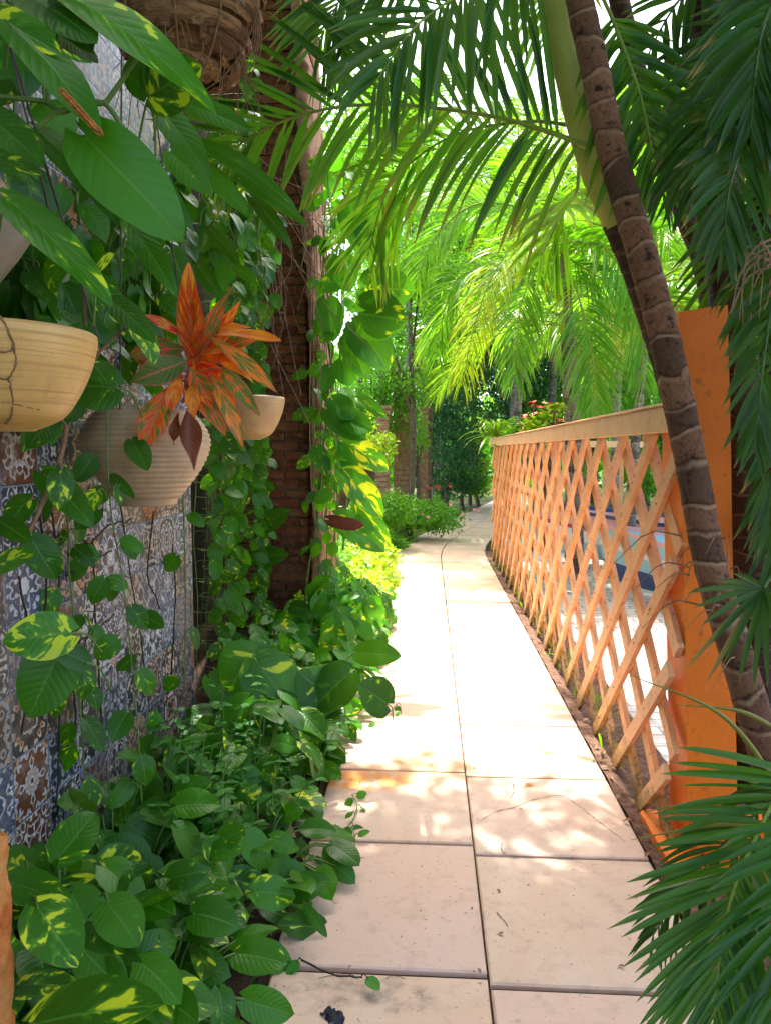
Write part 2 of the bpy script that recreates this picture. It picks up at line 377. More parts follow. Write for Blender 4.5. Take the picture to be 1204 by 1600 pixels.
def trunk_material(name, c1, c2, ringcol, ring=.10, dark=(.03, .015, .01), green=None):
    t = NT(name); uv = t.sep(t.n('UVMap', uv_map='UVMap').outputs[0]); co = t.n('TexCoord').outputs['Object']
    nz = t.noise(co, 9, 4, .6)
    fine = t.noise(t.xyz(t.math('MULTIPLY', uv[0], 9.0), t.math('MULTIPLY', uv[1], 16.0)), 2.2, 6, .75, 1.5)
    wob = t.math('ADD', t.math('DIVIDE', uv[1], ring), t.math('MULTIPLY', t.noise(co, 5.0, 3), 1.5))
    fr = t.math('FRACT', wob)
    cell = t.math('FLOOR', wob)
    wn = t.n('TexWhiteNoise', noise_dimensions='1D'); t.set(wn.inputs['W'], cell)
    base = t.mix(t.mrange(fine, .35, .65), c1, c2)
    base = t.mix(t.math('MULTIPLY', t.mrange(wn.outputs[0], .3, .8), .6), base, dark)
    base = t.mix(t.mrange(fine, .58, .66), base, dark)
    rg = t.mrange(fr, .0, .07, 1, 0); rl = t.mrange(t.math('ABSOLUTE', t.math('SUBTRACT', fr, .90)), .02, .09, 1, 0)
    base = t.mix(t.mrange(t.noise(co, 22, 4, .7), .55, .66), base, dark); base = t.mix(t.math('MULTIPLY', rg, .85), base, dark); base = t.mix(t.math('MULTIPLY', rl, t.mrange(nz, .35, .65, .1, .7)), base, ringcol)
    if green: base = t.mix(t.mrange(nz, .5, .7), base, green)
    h = t.math('ADD', t.math('MULTIPLY', fine, 1.0), t.math('MULTIPLY', t.mrange(fr, 0, .12), 1.0))
    return t.done(t.pbr(base, .75, t.bump(h, .7, .012), .25))
M['trunk'] = trunk_material('palm_trunk', (.13, .05, .022), (.34, .165, .08), (.46, .30, .18), .105)
M['trunk_dark'] = trunk_material('palm_trunk_dark', (.03, .018, .012), (.10, .055, .035), (.20, .14, .10), .08)  # trunk colour darkened to carry the shade on the right-hand stems
M['trunk_grey'] = trunk_material('palm_trunk_grey', (.16, .13, .11), (.35, .30, .25), (.5, .45, .4), .09)
M['shaft'] = simple('palm_crownshaft', (.30, .36, .05), (.52, .48, .14), 3, .5, .15, .004)

def slab_material():
    t = NT('sandstone_slab'); co = t.n('TexCoord').outputs['Object']; at = t.n('Attribute', attribute_name='Col'); c = t.sep(at.outputs['Vector'])
    n1 = t.noise(co, 2.2, 5, .6, .6); n2 = t.noise(co, 14, 5, .65); n3 = t.noise(co, 70, 3, .6)
    base = t.mix(t.mrange(n1, .32, .68), (.58, .40, .27), (.67, .53, .41))
    base = t.mix(t.math('MULTIPLY', c[0], .6), base, (.70, .46, .29))
    base = t.mix(t.math('MULTIPLY', t.mrange(c[1], .45, 1.0), .5), base, (.62, .43, .37))
    base = t.mix(t.math('MULTIPLY', t.mrange(n2, .52, .72), .5), base, (.42, .29, .20)); n4 = t.noise(co, 5, 6, .7, 1.0); base = t.mix(t.mrange(n4, .56, .68, 0, .4), base, (.50, .30, .20))
    sp = t.mrange(n3, .665, .70); base = t.mix(t.math('MULTIPLY', sp, .75), base, (.16, .11, .09))
    pos = t.sep(co)
    def stain(x, y, rx, ry, col, amt, thr=.45):
        nonlocal base
        dx = t.math('DIVIDE', t.math('SUBTRACT', pos[0], x), rx); dy = t.math('DIVIDE', t.math('SUBTRACT', pos[1], y), ry)
        r = t.math('SQRT', t.math('ADD', t.math('MULTIPLY', dx, dx), t.math('MULTIPLY', dy, dy)))
        f = t.math('MULTIPLY', t.mrange(r, .3, 1.0, 1, 0, True), t.mrange(n2, thr - .1, thr + .12)); base = t.mix(t.math('MULTIPLY', f, amt), base, col)
    p = atz(560, 1222); stain(p[0], p[1], .42, .16, (.62, .22, .03), .95, .38)
    p = atz(660, 1195); stain(p[0], p[1], .5, .3, (.60, .33, .13), .6, .4)
    p = atz(850, 1172); stain(p[0], p[1], .14, .17, (.55, .30, .01), .95, .5)
    p = atz(850, 1150); stain(p[0], p[1], .35, .28, (.34, .24, .17), .7, .5)
    p = atz(560, 1560); stain(p[0], p[1], .4, .09, (.22, .16, .12), .6, .52)
    ca = t.math('ABSOLUTE', t.math('SUBTRACT', t.noise(co, 1.7, 3, .6, 1.2), .5)); crk = t.math('MULTIPLY', t.mrange(ca, 0, .0025, 1, 0), t.mrange(n2, .5, .6))
    base = t.mix(t.math('MULTIPLY', crk, .5), base, (.25, .16, .1))
    h = t.math('ADD', t.math('MULTIPLY', n2, .6), t.math('MULTIPLY', n3, .5))
    return t.done(t.pbr(base, t.mrange(n1, .3, .7, .5, .7), t.bump(h, .35, .004), .35))
M['slab'] = slab_material()

def tile_material():
    t = NT('patchwork_tile'); co = t.n('TexCoord').outputs['Object']; p = t.sep(co); S = .2
    uy = t.math('DIVIDE', t.math('ADD', p[1], t.math('MULTIPLY', p[0], 1.0)), S); uz = t.math('DIVIDE', p[2], S)
    cy, cz = t.math('FLOOR', uy), t.math('FLOOR', uz); fy, fz = t.math('FRACT', uy), t.math('FRACT', uz)
    def wn(off):
        nd = t.n('TexWhiteNoise', noise_dimensions='3D'); t.set(nd.inputs['Vector'], t.xyz(t.math('ADD', cy, off), cz, off * 3.7)); return nd.outputs[0]
    r1, r2, r3 = wn(.3), wn(5.7), wn(11.1)
    a = t.math('ABSOLUTE', t.math('SUBTRACT', fy, .5)); b = t.math('ABSOLUTE', t.math('SUBTRACT', fz, .5))
    mx, mn = t.math('MAXIMUM', a, b), t.math('MINIMUM', a, b)
    rr = t.math('SQRT', t.math('ADD', t.math('MULTIPLY', a, a), t.math('MULTIPLY', b, b)))
    seed = t.math('MULTIPLY', r1, 57.0)
    n1 = t.noise(t.xyz(mx, mn, seed), 4.6, 1.0, .5)                       # mirrored eight-fold: an ornamental motif
    bands = t.math('FRACT', t.math('ADD', t.math('MULTIPLY', n1, 4.0), t.math('MULTIPLY', rr, 2.2)))
    line = t.mrange(t.math('ABSOLUTE', t.math('SUBTRACT', bands, .5)), .16, .22)
    n2 = t.noise(t.xyz(mx, mn, t.math('ADD', seed, 13.0)), 8, 1, .5)
    fill = t.mrange(t.math('FRACT', t.math('MULTIPLY', n2, 4.0)), .45, .55)
    ring = t.mrange(t.math('ABSOLUTE', t.math('SUBTRACT', t.math('FRACT', t.math('MULTIPLY', rr, 4.2)), .5)), .34, .40)
    bg_ = t.ramp(r2, [(0, (.60, .62, .63)), (.3, (.56, .45, .33)), (.5, (.44, .48, .54)), (.66, (.70, .66, .58)), (.82, (.50, .28, .13)), (.93, (.18, .20, .24))], 'CONSTANT')
    c1 = t.ramp(r3, [(0, (.025, .035, .06)), (.3, (.02, .022, .03)), (.5, (.05, .075, .13)), (.7, (.12, .04, .02)), (.85, (.02, .03, .05))], 'CONSTANT')
    c2 = t.ramp(r1, [(0, (.26, .29, .34)), (.22, (.50, .15, .05)), (.42, (.42, .30, .19)), (.62, (.15, .19, .28)), (.8, (.36, .40, .42)), (.92, (.30, .22, .14))], 'CONSTANT')
    base = t.mix(fill, bg_, c2); base = t.mix(t.math('MULTIPLY', ring, t.math('GREATER_THAN', r3, .45)), base, bg_); base = t.mix(line, base, c1)
    fine = t.noise(t.xyz(mx, mn, seed), 26, 1, .5); base = t.mix(t.mrange(t.math('ABSOLUTE', t.math('SUBTRACT', fine, .5)), .0, .022, 1, 0), base, c1)
    wear = t.noise(co, 11, 5, .7); base = t.mix(t.mrange(wear, .50, .72, 0, .6), base, (.34, .30, .26))
    base = t.mix(t.mrange(t.noise(co, 2.3, 3), .5, .75, 0, .55), base, (.10, .085, .06))
    e = t.mrange(mx, .482, .490); base = t.mix(e, base, (.20, .25, .33))
    h = t.math('MULTIPLY', t.mrange(mx, .478, .492), -1.0)
    return t.done(t.pbr(base, t.math('ADD', .26, t.math('MULTIPLY', wear, .3)), t.bump(t.math('ADD', h, t.math('MULTIPLY', wear, .12)), 1.0, .012), .5))
M['tile'] = tile_material()

def orange_paint(name, c, dirtz=True, scale=6):
    t = NT(name); co = t.n('TexCoord').outputs['Object']; at = t.n('Attribute', attribute_name='Col'); cc = t.sep(at.outputs['Vector'])
    gr = t.noise(co, scale, 5, .65); f2 = t.noise(co, 34, 5, .7)
    base = t.mix(t.mrange(gr, .35, .7), c, (c[0] * .80, c[1] * .72, c[2] * .8))
    base = t.mix(t.math('MULTIPLY', cc[0], .35), base, (min(1, c[0] * 1.05), c[1] * 1.35, c[2] * 2.6))
    ch = t.mrange(f2, .60, .66); base = t.mix(t.math('MULTIPLY', ch, .6), base, (.16, .07, .03)); gn = t.noise(t.xyz(t.math('MULTIPLY', t.sep(co)[0], 60.0), t.math('MULTIPLY', t.sep(co)[1], 8.0), t.math('MULTIPLY', t.sep(co)[2], 8.0)), 2.0, 5, .7); base = t.mix(t.mrange(gn, .55, .75, 0, .5 if dirtz else .12), base, (.80, .50, .28)); base = t.mix(t.mrange(gn, .30, .42, .45 if dirtz else .15, 0), base, (.25, .10, .04))
    if dirtz:
        geo = t.sep(t.n('NewGeometry').outputs['Position']); lo = t.mrange(geo[2], .02, .36, 1, 0)
        m = t.mrange(t.math('ADD', gr, t.math('MULTIPLY', lo, .35)), .62, .74); base = t.mix(t.math('MULTIPLY', m, .8), base, (.36, .22, .04))
        m2 = t.mrange(t.math('ADD', f2, t.math('MULTIPLY', lo, .3)), .70, .80); base = t.mix(t.math('MULTIPLY', m2, .7), base, (.10, .07, .04))
    return t.done(t.pbr(base, .55, t.bump(t.math('ADD', gr, f2), .35, .004), .35))
M['slat'] = orange_paint('orange_slat_paint', (.80, .37, .125))
M['rail'] = orange_paint('pale_rail_paint', (.74, .42, .15), False)
M['post'] = orange_paint('orange_post_paint', (.90, .205, .008), False, 3)

def brick_material():
    t = NT('old_brick'); co = t.n('TexCoord').outputs['Object']; at = t.n('Attribute', attribute_name='Col'); c = t.sep(at.outputs['Vector'])
    n1 = t.noise(co, 10, 5, .65); n2 = t.noise(co, 40, 4, .7)
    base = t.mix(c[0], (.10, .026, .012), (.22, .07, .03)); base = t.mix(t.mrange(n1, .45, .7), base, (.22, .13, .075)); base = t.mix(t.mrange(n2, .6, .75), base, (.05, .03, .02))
    return t.done(t.pbr(base, .9, t.bump(t.math('ADD', n1, n2), .8, .012), .2))
M['brick'] = brick_material()
M['mortar'] = simple('old_mortar', (.10, .07, .05), (.24, .17, .12), 20, .95, .8, .01)
M['rough'] = simple('rough_render', (.15, .06, .035), (.46, .27, .18), 9, .9, 1.0, .02, detail=7)
M['dark_wall'] = simple('shade_dark_wall', (.012, .012, .008), (.05, .035, .022), 4, .95, .7, .02)  # near-black tone puts the recess shade into the wall colour
M['coir'] = None

# ================================================================== SETTING
def grid_sheet(name, xs, ys, zf, mat, label=None):
    mb = MB(); X, Y = np.meshgrid(xs, ys); Z = zf(X, Y); nx, ny = len(xs), len(ys)
    a = (np.arange(ny - 1)[:, None] * nx + np.arange(nx - 1)[None]).ravel()
    mb.add(np.stack([X, Y, Z], -1).reshape(-1, 3), np.stack([a, a + 1, a + nx + 1, a + nx], -1), None, np.stack([X, Y], -1).reshape(-1, 2))
    o = mb.build(name, mat); o['kind'] = 'structure'
    if label: o['label'] = label
    return o

def ground_material():
    t = NT('ground_mixed'); co = t.n('TexCoord').outputs['Object']; n1 = t.noise(co, 1.6, 5, .6); n2 = t.noise(co, 18, 5, .7)
    base = t.mix(t.mrange(n1, .4, .6), (.07, .045, .028), (.06, .12, .025)); base = t.mix(t.mrange(n2, .55, .75), base, (.16, .11, .06))
    return t.done(t.pbr(base, .95, t.bump(n2, .8, .03), .2))
grid_sheet('ground', np.concatenate([[-300, -60, -20], np.linspace(-8, 12, 60), [30, 80, 300]]), np.concatenate([[-60, -10], np.linspace(-2, 26, 80), [40, 100, 400]]),
           lambda X, Y: -.035 + .012 * np.sin(X * 5) * np.sin(Y * 4.3), ground_material(), 'brown and green garden ground around the path')

# pale sunlit court beyond the fence
def court_material():
    t = NT('pale_court'); co = t.n('TexCoord').outputs['Object']; n1 = t.noise(co, 3, 5, .6); br = t.n('TexBrick'); t.set(br.inputs['Vector'], co)
    br.inputs['Scale'].default_value = 2.2; br.inputs['Color1'].default_value = (.52, .49, .46, 1); br.inputs['Color2'].default_value = (.44, .42, .40, 1); br.inputs['Mortar'].default_value = (.2, .19, .18, 1)
    br.inputs['Mortar Size'].default_value = .02
    return t.done(t.pbr(t.mix(t.mrange(n1, .4, .7, 0, .5), br.outputs[0], (.30, .28, .26)), .8, t.bump(n1, .3, .01), .3))
co_ = grid_sheet('court_paving', np.linspace(1.15, 14, 12), np.linspace(.5, 16, 14), lambda X, Y: X * 0 + .004, court_material(), 'pale sunlit paving beyond the lattice fence')

# path centre line (joint between the two columns of slabs)
def path_line():
    pts = []; s = 0; x, y, h = .175, 1.40, 0.0; step = .05
    while y < 27 and len(pts) < 900:
        pts.append((x, y, h))
        k = 0
        if y > 10.2: k = .05
        if h > .215: k = 0
        h += k * step * 1.6; x += math.sin(h) * step; y += math.cos(h) * step
    return pts
PL = path_line()
def path_at(s):
    i = s / .05; k = int(i); k = max(0, min(len(PL) - 2, k)); f = i - k
    a, b = PL[k], PL[k + 1]; return np.array([a[j] + (b[j] - a[j]) * f for j in range(3)])
def slab_rows():
    mb = MB(); bed = MB()
    # measured cross joints (photo rows) on each side, then regular spacing
    for side, rows in ((-1, [1530, 1325, 1211, 1134, 1073, 1028]), (1, [1546, 1340, 1217, 1135, 1076, 1029])):
        ys = [atz(760, r)[1] for r in rows]; ss = [y - 1.40 for y in ys]
        ss = [ss[0] - .64 * k for k in (1,)][::-1] + ss
        nxt = ss[-1]
        while nxt < len(PL) * .05 - 1.2:
            nxt += .655 + (.02 if side < 0 else 0) * R.uniform(-1, 1); ss.append(nxt)
        for a, b in zip(ss[:-1], ss[1:]):
            g = .0055 + R.random() * .003; g = g if a < 3.2 else .0095; ga = gb = g; ga = .011 if abs(a - ss[1]) < 1e-6 else ga; gb = .011 if abs(b - ss[1]) < 1e-6 else gb; gc = .0035 if a < 4 else .006; wdt = .635 + (0.0 if side > 0 else R.uniform(-.02, .02))
            pa, pb = path_at(a + ga), path_at(b - gb); zz = R.uniform(-.0025, .0025)
            def cor(p, o): return np.array([p[0] + math.cos(p[2]) * o, p[1] - math.sin(p[2]) * o])
            i_, o_ = (gc, wdt) if side > 0 else (-wdt, -gc)
            c4 = [cor(pa, i_), cor(pa, o_), cor(pb, o_), cor(pb, i_)]
            c4 = np.array(c4); cen = c4.mean(0); col = [R.random(), R.random(), R.random(), 1]
            e = .006; top = []
            for q in c4: dq = cen - q; top.append(q + np.sign(dq) * e)
            V = [[*q, -.03] for q in c4] + [[*q, zz + .012 - .004] for q in c4] + [[*q, zz + .012 + R.uniform(-.001, .001)] for q in top]
            Q = [[8, 9, 10, 11]] + [[i, (i + 1) % 4, 4 + (i + 1) % 4, 4 + i] for i in range(4)] + [[4 + i, 4 + (i + 1) % 4, 8 + (i + 1) % 4, 8 + i] for i in range(4)]
            mb.add(V, Q, None, None, col)
    o = mb.build('path', M['slab'], smooth=False); o['kind'] = 'structure'; o['label'] = 'pale sandstone slab path curving to the right'
    L = np.array([[*(p[:2] - np.array([math.cos(p[2]), -math.sin(p[2])]) * .66), -.006] for p in (path_at(s) for s in np.arange(-.6 + .6, len(PL) * .05 - .1, .3))])
    Rr = np.array([[*(p[:2] + np.array([math.cos(p[2]), -math.sin(p[2])]) * .66), -.006] for p in (path_at(s) for s in np.arange(0, len(PL) * .05 - .1, .3))])
    n = len(L); bed.add(np.vstack([L, Rr]), [[i, n + i, n + i + 1, i + 1] for i in range(n - 1)])
    o2 = bed.build('path_bed', simple('joint_grit', (.05, .026, .015), (.13, .07, .04), 40, .95, .8, .01)); o2['kind'] = 'structure'; o2['label'] = 'dark joint bed under the slabs'
    # cracks
    ck = MB()
    cracks = [[(748, 1283), (775, 1268), (800, 1262), (835, 1249), (872, 1243), (895, 1253), (920, 1272), (940, 1288), (960, 1303), (975, 1315)],
              [(783, 1318), (784, 1330), (795, 1337), (830, 1339), (900, 1341)], [(800, 1222), (802, 1235), (797, 1248)],
              [(500, 1528), (520, 1524), (545, 1522), (560, 1530)], [(602, 1530), (615, 1524), (632, 1530)], [(530, 1340), (545, 1337), (570, 1341)],
              [(775, 1425), (788, 1440), (792, 1448)]]
    for c in cracks:
        P = spline([atz(x, y, .0135) for x, y in c], len(c) * 6); P[:, :2] += NR.normal(0, .0012, (len(P), 2))
        T = nrm(np.gradient(P, axis=0)); S = np.stack([T[:, 1], -T[:, 0], T[:, 0] * 0], 1); wv = (.0007 + .0013 * NR.rand(len(P)))[:, None]
        n = len(P); ck.add(np.vstack([P - S * wv, P + S * wv]), [[i, i + 1, n + i + 1, n + i] for i in range(n - 1)])
    c_ = ck.build('path_crack', M['dark_stem'], o)
slab_rows()

# planting bed soil on the left, and debris strip at the fence foot
grid_sheet('planting_bed', np.linspace(-1.9, -.49, 16), np.linspace(.6, 9.5, 60), lambda X, Y: .012 + .02 * np.sin(X * 7 + 1) * np.sin(Y * 5) + .03 * (X < -.6), M['soil'], 'dark soil of the planting bed left of the path')
grid_sheet('fence_verge', np.linspace(.815, 1.145, 9), np.linspace(1.2, 11, 90), lambda X, Y: .004 + .018 * np.sin(X * 21) ** 2 * np.sin(Y * 9) ** 2 + 0 * X,
           simple('reddish_litter_soil', (.10, .045, .028), (.30, .17, .11), 30, .95, .9, .02), 'reddish soil strip under the lattice fence')

# ------------------------------------------------------------------ tiled wall, recess wall
def tiled_wall():
    t = thing('tiled_wall', 'tall wall faced with patchwork blue, cream and rust patterned tiles behind the hanging pots', 'wall', (-1.2, 1, 0))
    mb = MB(); ys = np.concatenate([[.2], np.linspace(.8, 3.62, 8)]); zs = np.array([-.05, 1.2, 2.4, 4.4])
    prof = [(-1.2, y) for y in ys] + [(-1.2 - .22 * (1 - math.cos(a)), 3.62 + .22 * math.sin(a)) for a in np.linspace(.2, math.pi / 2, 8)] + [(-1.95, 3.84)]
    V = [[x, y, z] for (x, y) in prof for z in zs]; n = len(zs)
    Q = [[i * n + j, (i + 1) * n + j, (i + 1) * n + j + 1, i * n + j + 1] for i in range(len(prof) - 1) for j in range(n - 1)]
    mb.add(V, [q[::-1] for q in Q]); mb.build('tile_facing', M['tile'], t)
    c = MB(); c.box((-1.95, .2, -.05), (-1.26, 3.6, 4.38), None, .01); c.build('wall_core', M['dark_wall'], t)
tiled_wall()

def brick_block(mb, mo, lo, hi, course=.078, blen=.23, jit=.006, seed=1):
    rr = random.Random(seed); z = lo[2]; k = 0
    while z < hi[2]:
        zt = min(z + course - .012, hi[2])
        for axis in (0, 1):                              # faces along x (front/back) and along y (sides)
            if axis == 0:
                for yf, dirn in ((lo[1], -1), ):
                    x = lo[0] - (blen / 2 if k % 2 else 0)
                    while x < hi[0]:
                        a, b = max(x, lo[0]), min(x + blen - .012, hi[0])
                        if b - a > .03: mb.box((a, yf - rr.uniform(0, jit), z), (b, yf + .09, zt - rr.uniform(0, .004)), [rr.random(), rr.random(), 0, 1], .005)
                        x += blen
            else:
                y = lo[1] + .1 - (blen / 2 if k % 2 else 0)
                while y < hi[1]:
                    a, b = max(y, lo[1] + .1), min(y + blen - .012, hi[1])
                    if b - a > .03: mb.box((hi[0] - .09, a, z), (hi[0] + rr.uniform(0, jit), b, zt - rr.uniform(0, .004)), [rr.random(), rr.random(), 0, 1], .005)
                    y += blen
        z += course; k += 1
    mo.box((lo[0] + .01, lo[1] + .012, lo[2]), (hi[0] - .012, hi[1], hi[2]))

def piers():
    t = thing('brick_pier', 'dark old brick pier with a rough pinkish edge, hung with vines beside the path', 'pillar', (-1.25, 6.1, 0))
    b, m = MB(), MB(); brick_block(b, m, (-1.75, 6.0, -.05), (-.99, 6.75, 6.4), seed=3, jit=.014)
    b.build('brickwork', M['brick'], t, smooth=False); m.build('mortar', M['mortar'], t, smooth=False)
    # rough rendered edge, widening and leaning left towards the top
    e = MB(); zs = np.linspace(-.05, 6.4, 120); nu = 12; V = []
    for i, z in enumerate(zs):
        off = -.10 * max(0, (z - 1.9) / 2.5) + .012 * mnoise.noise(Vector((0, 0, z * 2)))
        for j in range(nu + 1):
            a = j / nu
            if a < .35: x, y = -.95 + a / .35 * .055, 5.97
            elif a < .5: f = (a - .35) / .15; x, y = -.895 + .03 * math.sin(f * math.pi / 2), 6.0 - .03 * math.cos(f * math.pi / 2)
            else: x, y = -.865, 6.0 + (a - .5) / .5 * .8
            d = mnoise.fractal(Vector((x * 9, y * 9, z * 9)), 1, 2, 5) * .034
            V.append([x + off + d, y - abs(d) * .6, z])
    n = nu + 1; Q = [[i * n + j, i * n + j + 1, (i + 1) * n + j + 1, (i + 1) * n + j] for i in range(len(zs) - 1) for j in range(nu)]
    e.add(V, Q); e.build('rough_edge', M['rough'], t)
    # garden boundary wall with smaller piers, running back
    w_ = thing('boundary_wall', 'low lit brick garden wall overgrown with creeper behind the pier', 'wall', (-1.9, 10, 0))
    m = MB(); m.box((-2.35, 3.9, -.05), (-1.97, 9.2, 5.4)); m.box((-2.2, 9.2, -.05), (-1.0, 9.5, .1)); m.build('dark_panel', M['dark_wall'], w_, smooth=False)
    b, m = MB(), MB(); brick_block(b, m, (-2.6, 13.6, -.05), (-1.02, 13.9, 1.9), seed=9); b.build('brickwork', M['brick'], w_, smooth=False); m.build('mortar', M['mortar'], w_, smooth=False)
    lit = simple('lit_brick_pier', (.26, .12, .07), (.48, .30, .18), 14, .9, .9, .02)  # lighter brick: sunlight on the far piers put into the colour
    specs = [(628, 586, 13.2, .30, 'weathered brick gate pier with a projecting cap, draped in creeper'), (662, 640, 14.3, .16, 'slim pale pier at the far end of the garden wall'),
             (598, 640, 12.6, .22, 'low weathered brick pier nearest the big leaves')]
    for px, py, Y, wd, lab in specs:
        top = aty(px, py, Y); g = thing('garden_pier', lab, 'pillar', (top[0], Y, 0))
        h = top[2]; mb = MB(); z = -.05; rr = random.Random(px)
        while z < h - .1:
            ww = wd / 2 + rr.uniform(-.008, .008); mb.box((top[0] - ww, Y - ww, z), (top[0] + ww, Y + ww, z + .082), [rr.random()] * 3 + [1], .006); z += .094
            mb.box((top[0] - wd / 2 + .012, Y - wd / 2 + .012, z - .012), (top[0] + wd / 2 - .012, Y + wd / 2 - .012, z), None)
        mb.build('shaft', lit, g, smooth=False)
        c = MB(); c.box((top[0] - wd * .62, Y - wd * .62, z), (top[0] + wd * .62, Y + wd * .62, z + .09), None, .01); c.box((top[0] - wd * .72, Y - wd * .72, z + .092), (top[0] + wd * .72, Y + wd * .72, z + .15), None, .012)
        c.build('cap', lit, g, smooth=False)
piers()

# ------------------------------------------------------------------ lattice fence and post
FX = .872
def fence():
    t = thing('lattice_fence', 'orange painted wooden lattice fence with a pale top rail along the right of the path', 'fence', (FX, 6, 0))
    Y0, Y1, Z0, Z1 = 2.68, 10.35, .015, 1.585; slope = .92; pitch_y = .415; hw = .033
    def slat(ya, za, yb, zb, x, th, seg=10, over=.0):
        a = np.array([ya, za]); b = np.array([yb, zb]); d = (b - a) / np.linalg.norm(b - a); nn = np.array([-d[1], d[0]]); mb = MB(); seed = R.random() * 99; cl = [R.random(), R.random(), 0, 1]
        L = np.linalg.norm(b - a); V = []
        m = 6; w1 = hw * R.uniform(.88, 1.1); jx = R.uniform(-.003, .003)
        for i in range(m + 1):
            s_ = i / m; c = a + (b - a) * s_; wob = mnoise.noise(Vector((s_ * 2, seed, 0))) * .006
            for (u, v) in ((-1, 0), (1, 0), (1, 1), (-1, 1)):
                q = c + nn * (u * w1 + wob); V.append([x + v * th + jx, q[0], q[1]])
        Q = [[i * 4 + j, i * 4 + (j + 1) % 4, (i + 1) * 4 + (j + 1) % 4, (i + 1) * 4 + j] for i in range(m) for j in range(4)] + [[3, 2, 1, 0], [m * 4, m * 4 + 1, m * 4 + 2, m * 4 + 3]]
        mb.add(V, Q, None, None, cl); mb.build('slat', M['slat'], t, smooth=False)
    def clip(ytop, sgn):
        # line: y = ytop + sgn*(Z1 - z)/slope ; sgn +1: foot is farther away
        za, zb = Z1, Z0 + .0; ya, yb = ytop, ytop + sgn * (Z1 - Z0) / slope
        pts = []
        def z_of(y): return Z1 - (y - ytop) / sgn * slope
        if ya > Y1: ya, za = Y1, z_of(Y1)
        if ya < Y0: ya, za = Y0, z_of(Y0)
        if yb > Y1: yb, zb = Y1, z_of(Y1)
        if yb < Y0: yb, zb = Y0, z_of(Y0)
        if abs(ya - yb) < .06 or za <= Z0 or zb >= Z1: return None
        return ya, za, yb, zb
    for k in range(-9, 29):
        for sgn, x in ((1, FX), (-1, FX + .026)):
            y = 2.98 + k * pitch_y + (0 if sgn > 0 else .18) + R.uniform(-.012, .012)
            c = clip(y, sgn)
            if c and ((sgn > 0 and (c[1] > Z0 + .1)) or sgn < 0) : slat(*c, x, .02 if sgn > 0 else .022)
    # rear row of slats of the double fence: paler, catches the sun
    for k in range(-9, 0):
        y = 2.78 + k * pitch_y + .3; c = clip(y, -1)
        if c: slat(*c, FX + .11, .02)
    nh = MB()
    for k in range(150):
        y = R.uniform(2.75, 10.2) ; z = R.uniform(.1, 1.52); f1 = (y - 2.98 - (Z1 - z) / slope) / pitch_y; y2 = y - (f1 - round(f1)) * pitch_y
        if Y0 + .05 < y2 < Y1: nh.lathe([(.0045, 0), (.004, .002), (.0005, .003)], (0, 0, 0), 8); nh.V[-1] = np.stack([FX - .001 - nh.V[-1][:, 2], y2 + nh.V[-1][:, 0], z + nh.V[-1][:, 1]], 1)
    o_ = nh.build('nail_heads', M['wire'], t); o_['kind'] = 'stuff'
    # top rail: face board and capping board
    mb = MB(); mb.box((FX - .022, 2.665, 1.568), (FX - .001, 10.42, 1.662), [.3, .5, 0, 1], .003); mb.build('rail_board', M['rail'], t, smooth=False)
    mb = MB(); mb.box((FX - .03, 2.675, 1.6665), (FX + .16, 10.44, 1.675), [.8, .5, 0, 1], .002); mb.build('rail_cap', M['rail'], t, smooth=False)
    for y in (5.6, 8.1, 10.39):
        mb = MB(); mb.box((FX + .048, y - .03, -.02), (FX + .105, y + .03, 1.664), [.1, .5, 0, 1], .004); mb.build('support_post', M['slat'], t, smooth=False)
    # return leg turning right with the path
    for k in range(9):
        mb = MB(); x0 = FX + .06 + k * .3
        Mx = np.eye(4); mb.box((x0, 10.55 + k * .2, .02), (x0 + .06, 10.57 + k * .2, 1.58), [R.random()] * 3 + [1], .003); mb.build('return_slat', M['slat'], t, smooth=False)
    mb = MB(); P = [[FX - .02, 10.44, 1.56], [FX + 2.6, 12.2, 1.56], [FX + 2.6, 12.25, 1.66], [FX - .02, 10.49, 1.66]]
    V = P + [[p[0], p[1] + .05, p[2]] for p in P]; mb.add(V, [[0, 1, 2, 3], [7, 6, 5, 4], [3, 2, 6, 7], [0, 4, 5, 1]]); mb.build('return_rail', M['rail'], t, smooth=False)
    # big post
    p = thing('fence_post', 'broad bright orange square post at the near end of the lattice fence', 'post', (1.05, 2.8, 0))
    mb = MB(); yn, yf = 2.66, 2.87
    xl0, xr0 = atx(0, 0, 1)[0], 0
    bl, br = aty(1079, 1240, yn)[0], aty(1157, 1240, yn)[0]; tl, tr = aty(1060, 485, yn)[0], aty(1136, 485, yn)[0]; ztl, ztr = aty(1060, 487, yn)[2], aty(1136, 476, yn)[2]
    rows = 12; V = []
    for i in range(rows + 1):
        f = i / rows; xl = bl + (tl - bl) * f + R.uniform(-.002, .002); xr = br + (tr - br) * f + R.uniform(-.002, .002)
        zl = ztl * f; zr = ztr * f
        V += [[xl, yn, zl], [xr, yn, zr], [xr, yf, zr], [xl, yf, zl]]
    Q = [[i * 4 + j, i * 4 + (j + 1) % 4, (i + 1) * 4 + (j + 1) % 4, (i + 1) * 4 + j] for i in range(rows) for j in range(4)] + [[rows * 4, rows * 4 + 1, rows * 4 + 2, rows * 4 + 3]]
    mb.add(V, Q, None, None, [0.0, .5, 0, 1]); mb.build('shaft', M['post'], p, smooth=False)
    mb = MB(); mb.box((bl - .10, 2.50, -.02), (br + .30, 2.95, .05), [.4, .5, 0, 1], .012); mb.box((bl - .004, 2.60, .0505), (br + .16, 2.655, .16), [.2, .5, 0, 1], .01); mb.build('plinth', M['post'], p, smooth=False)
fence()

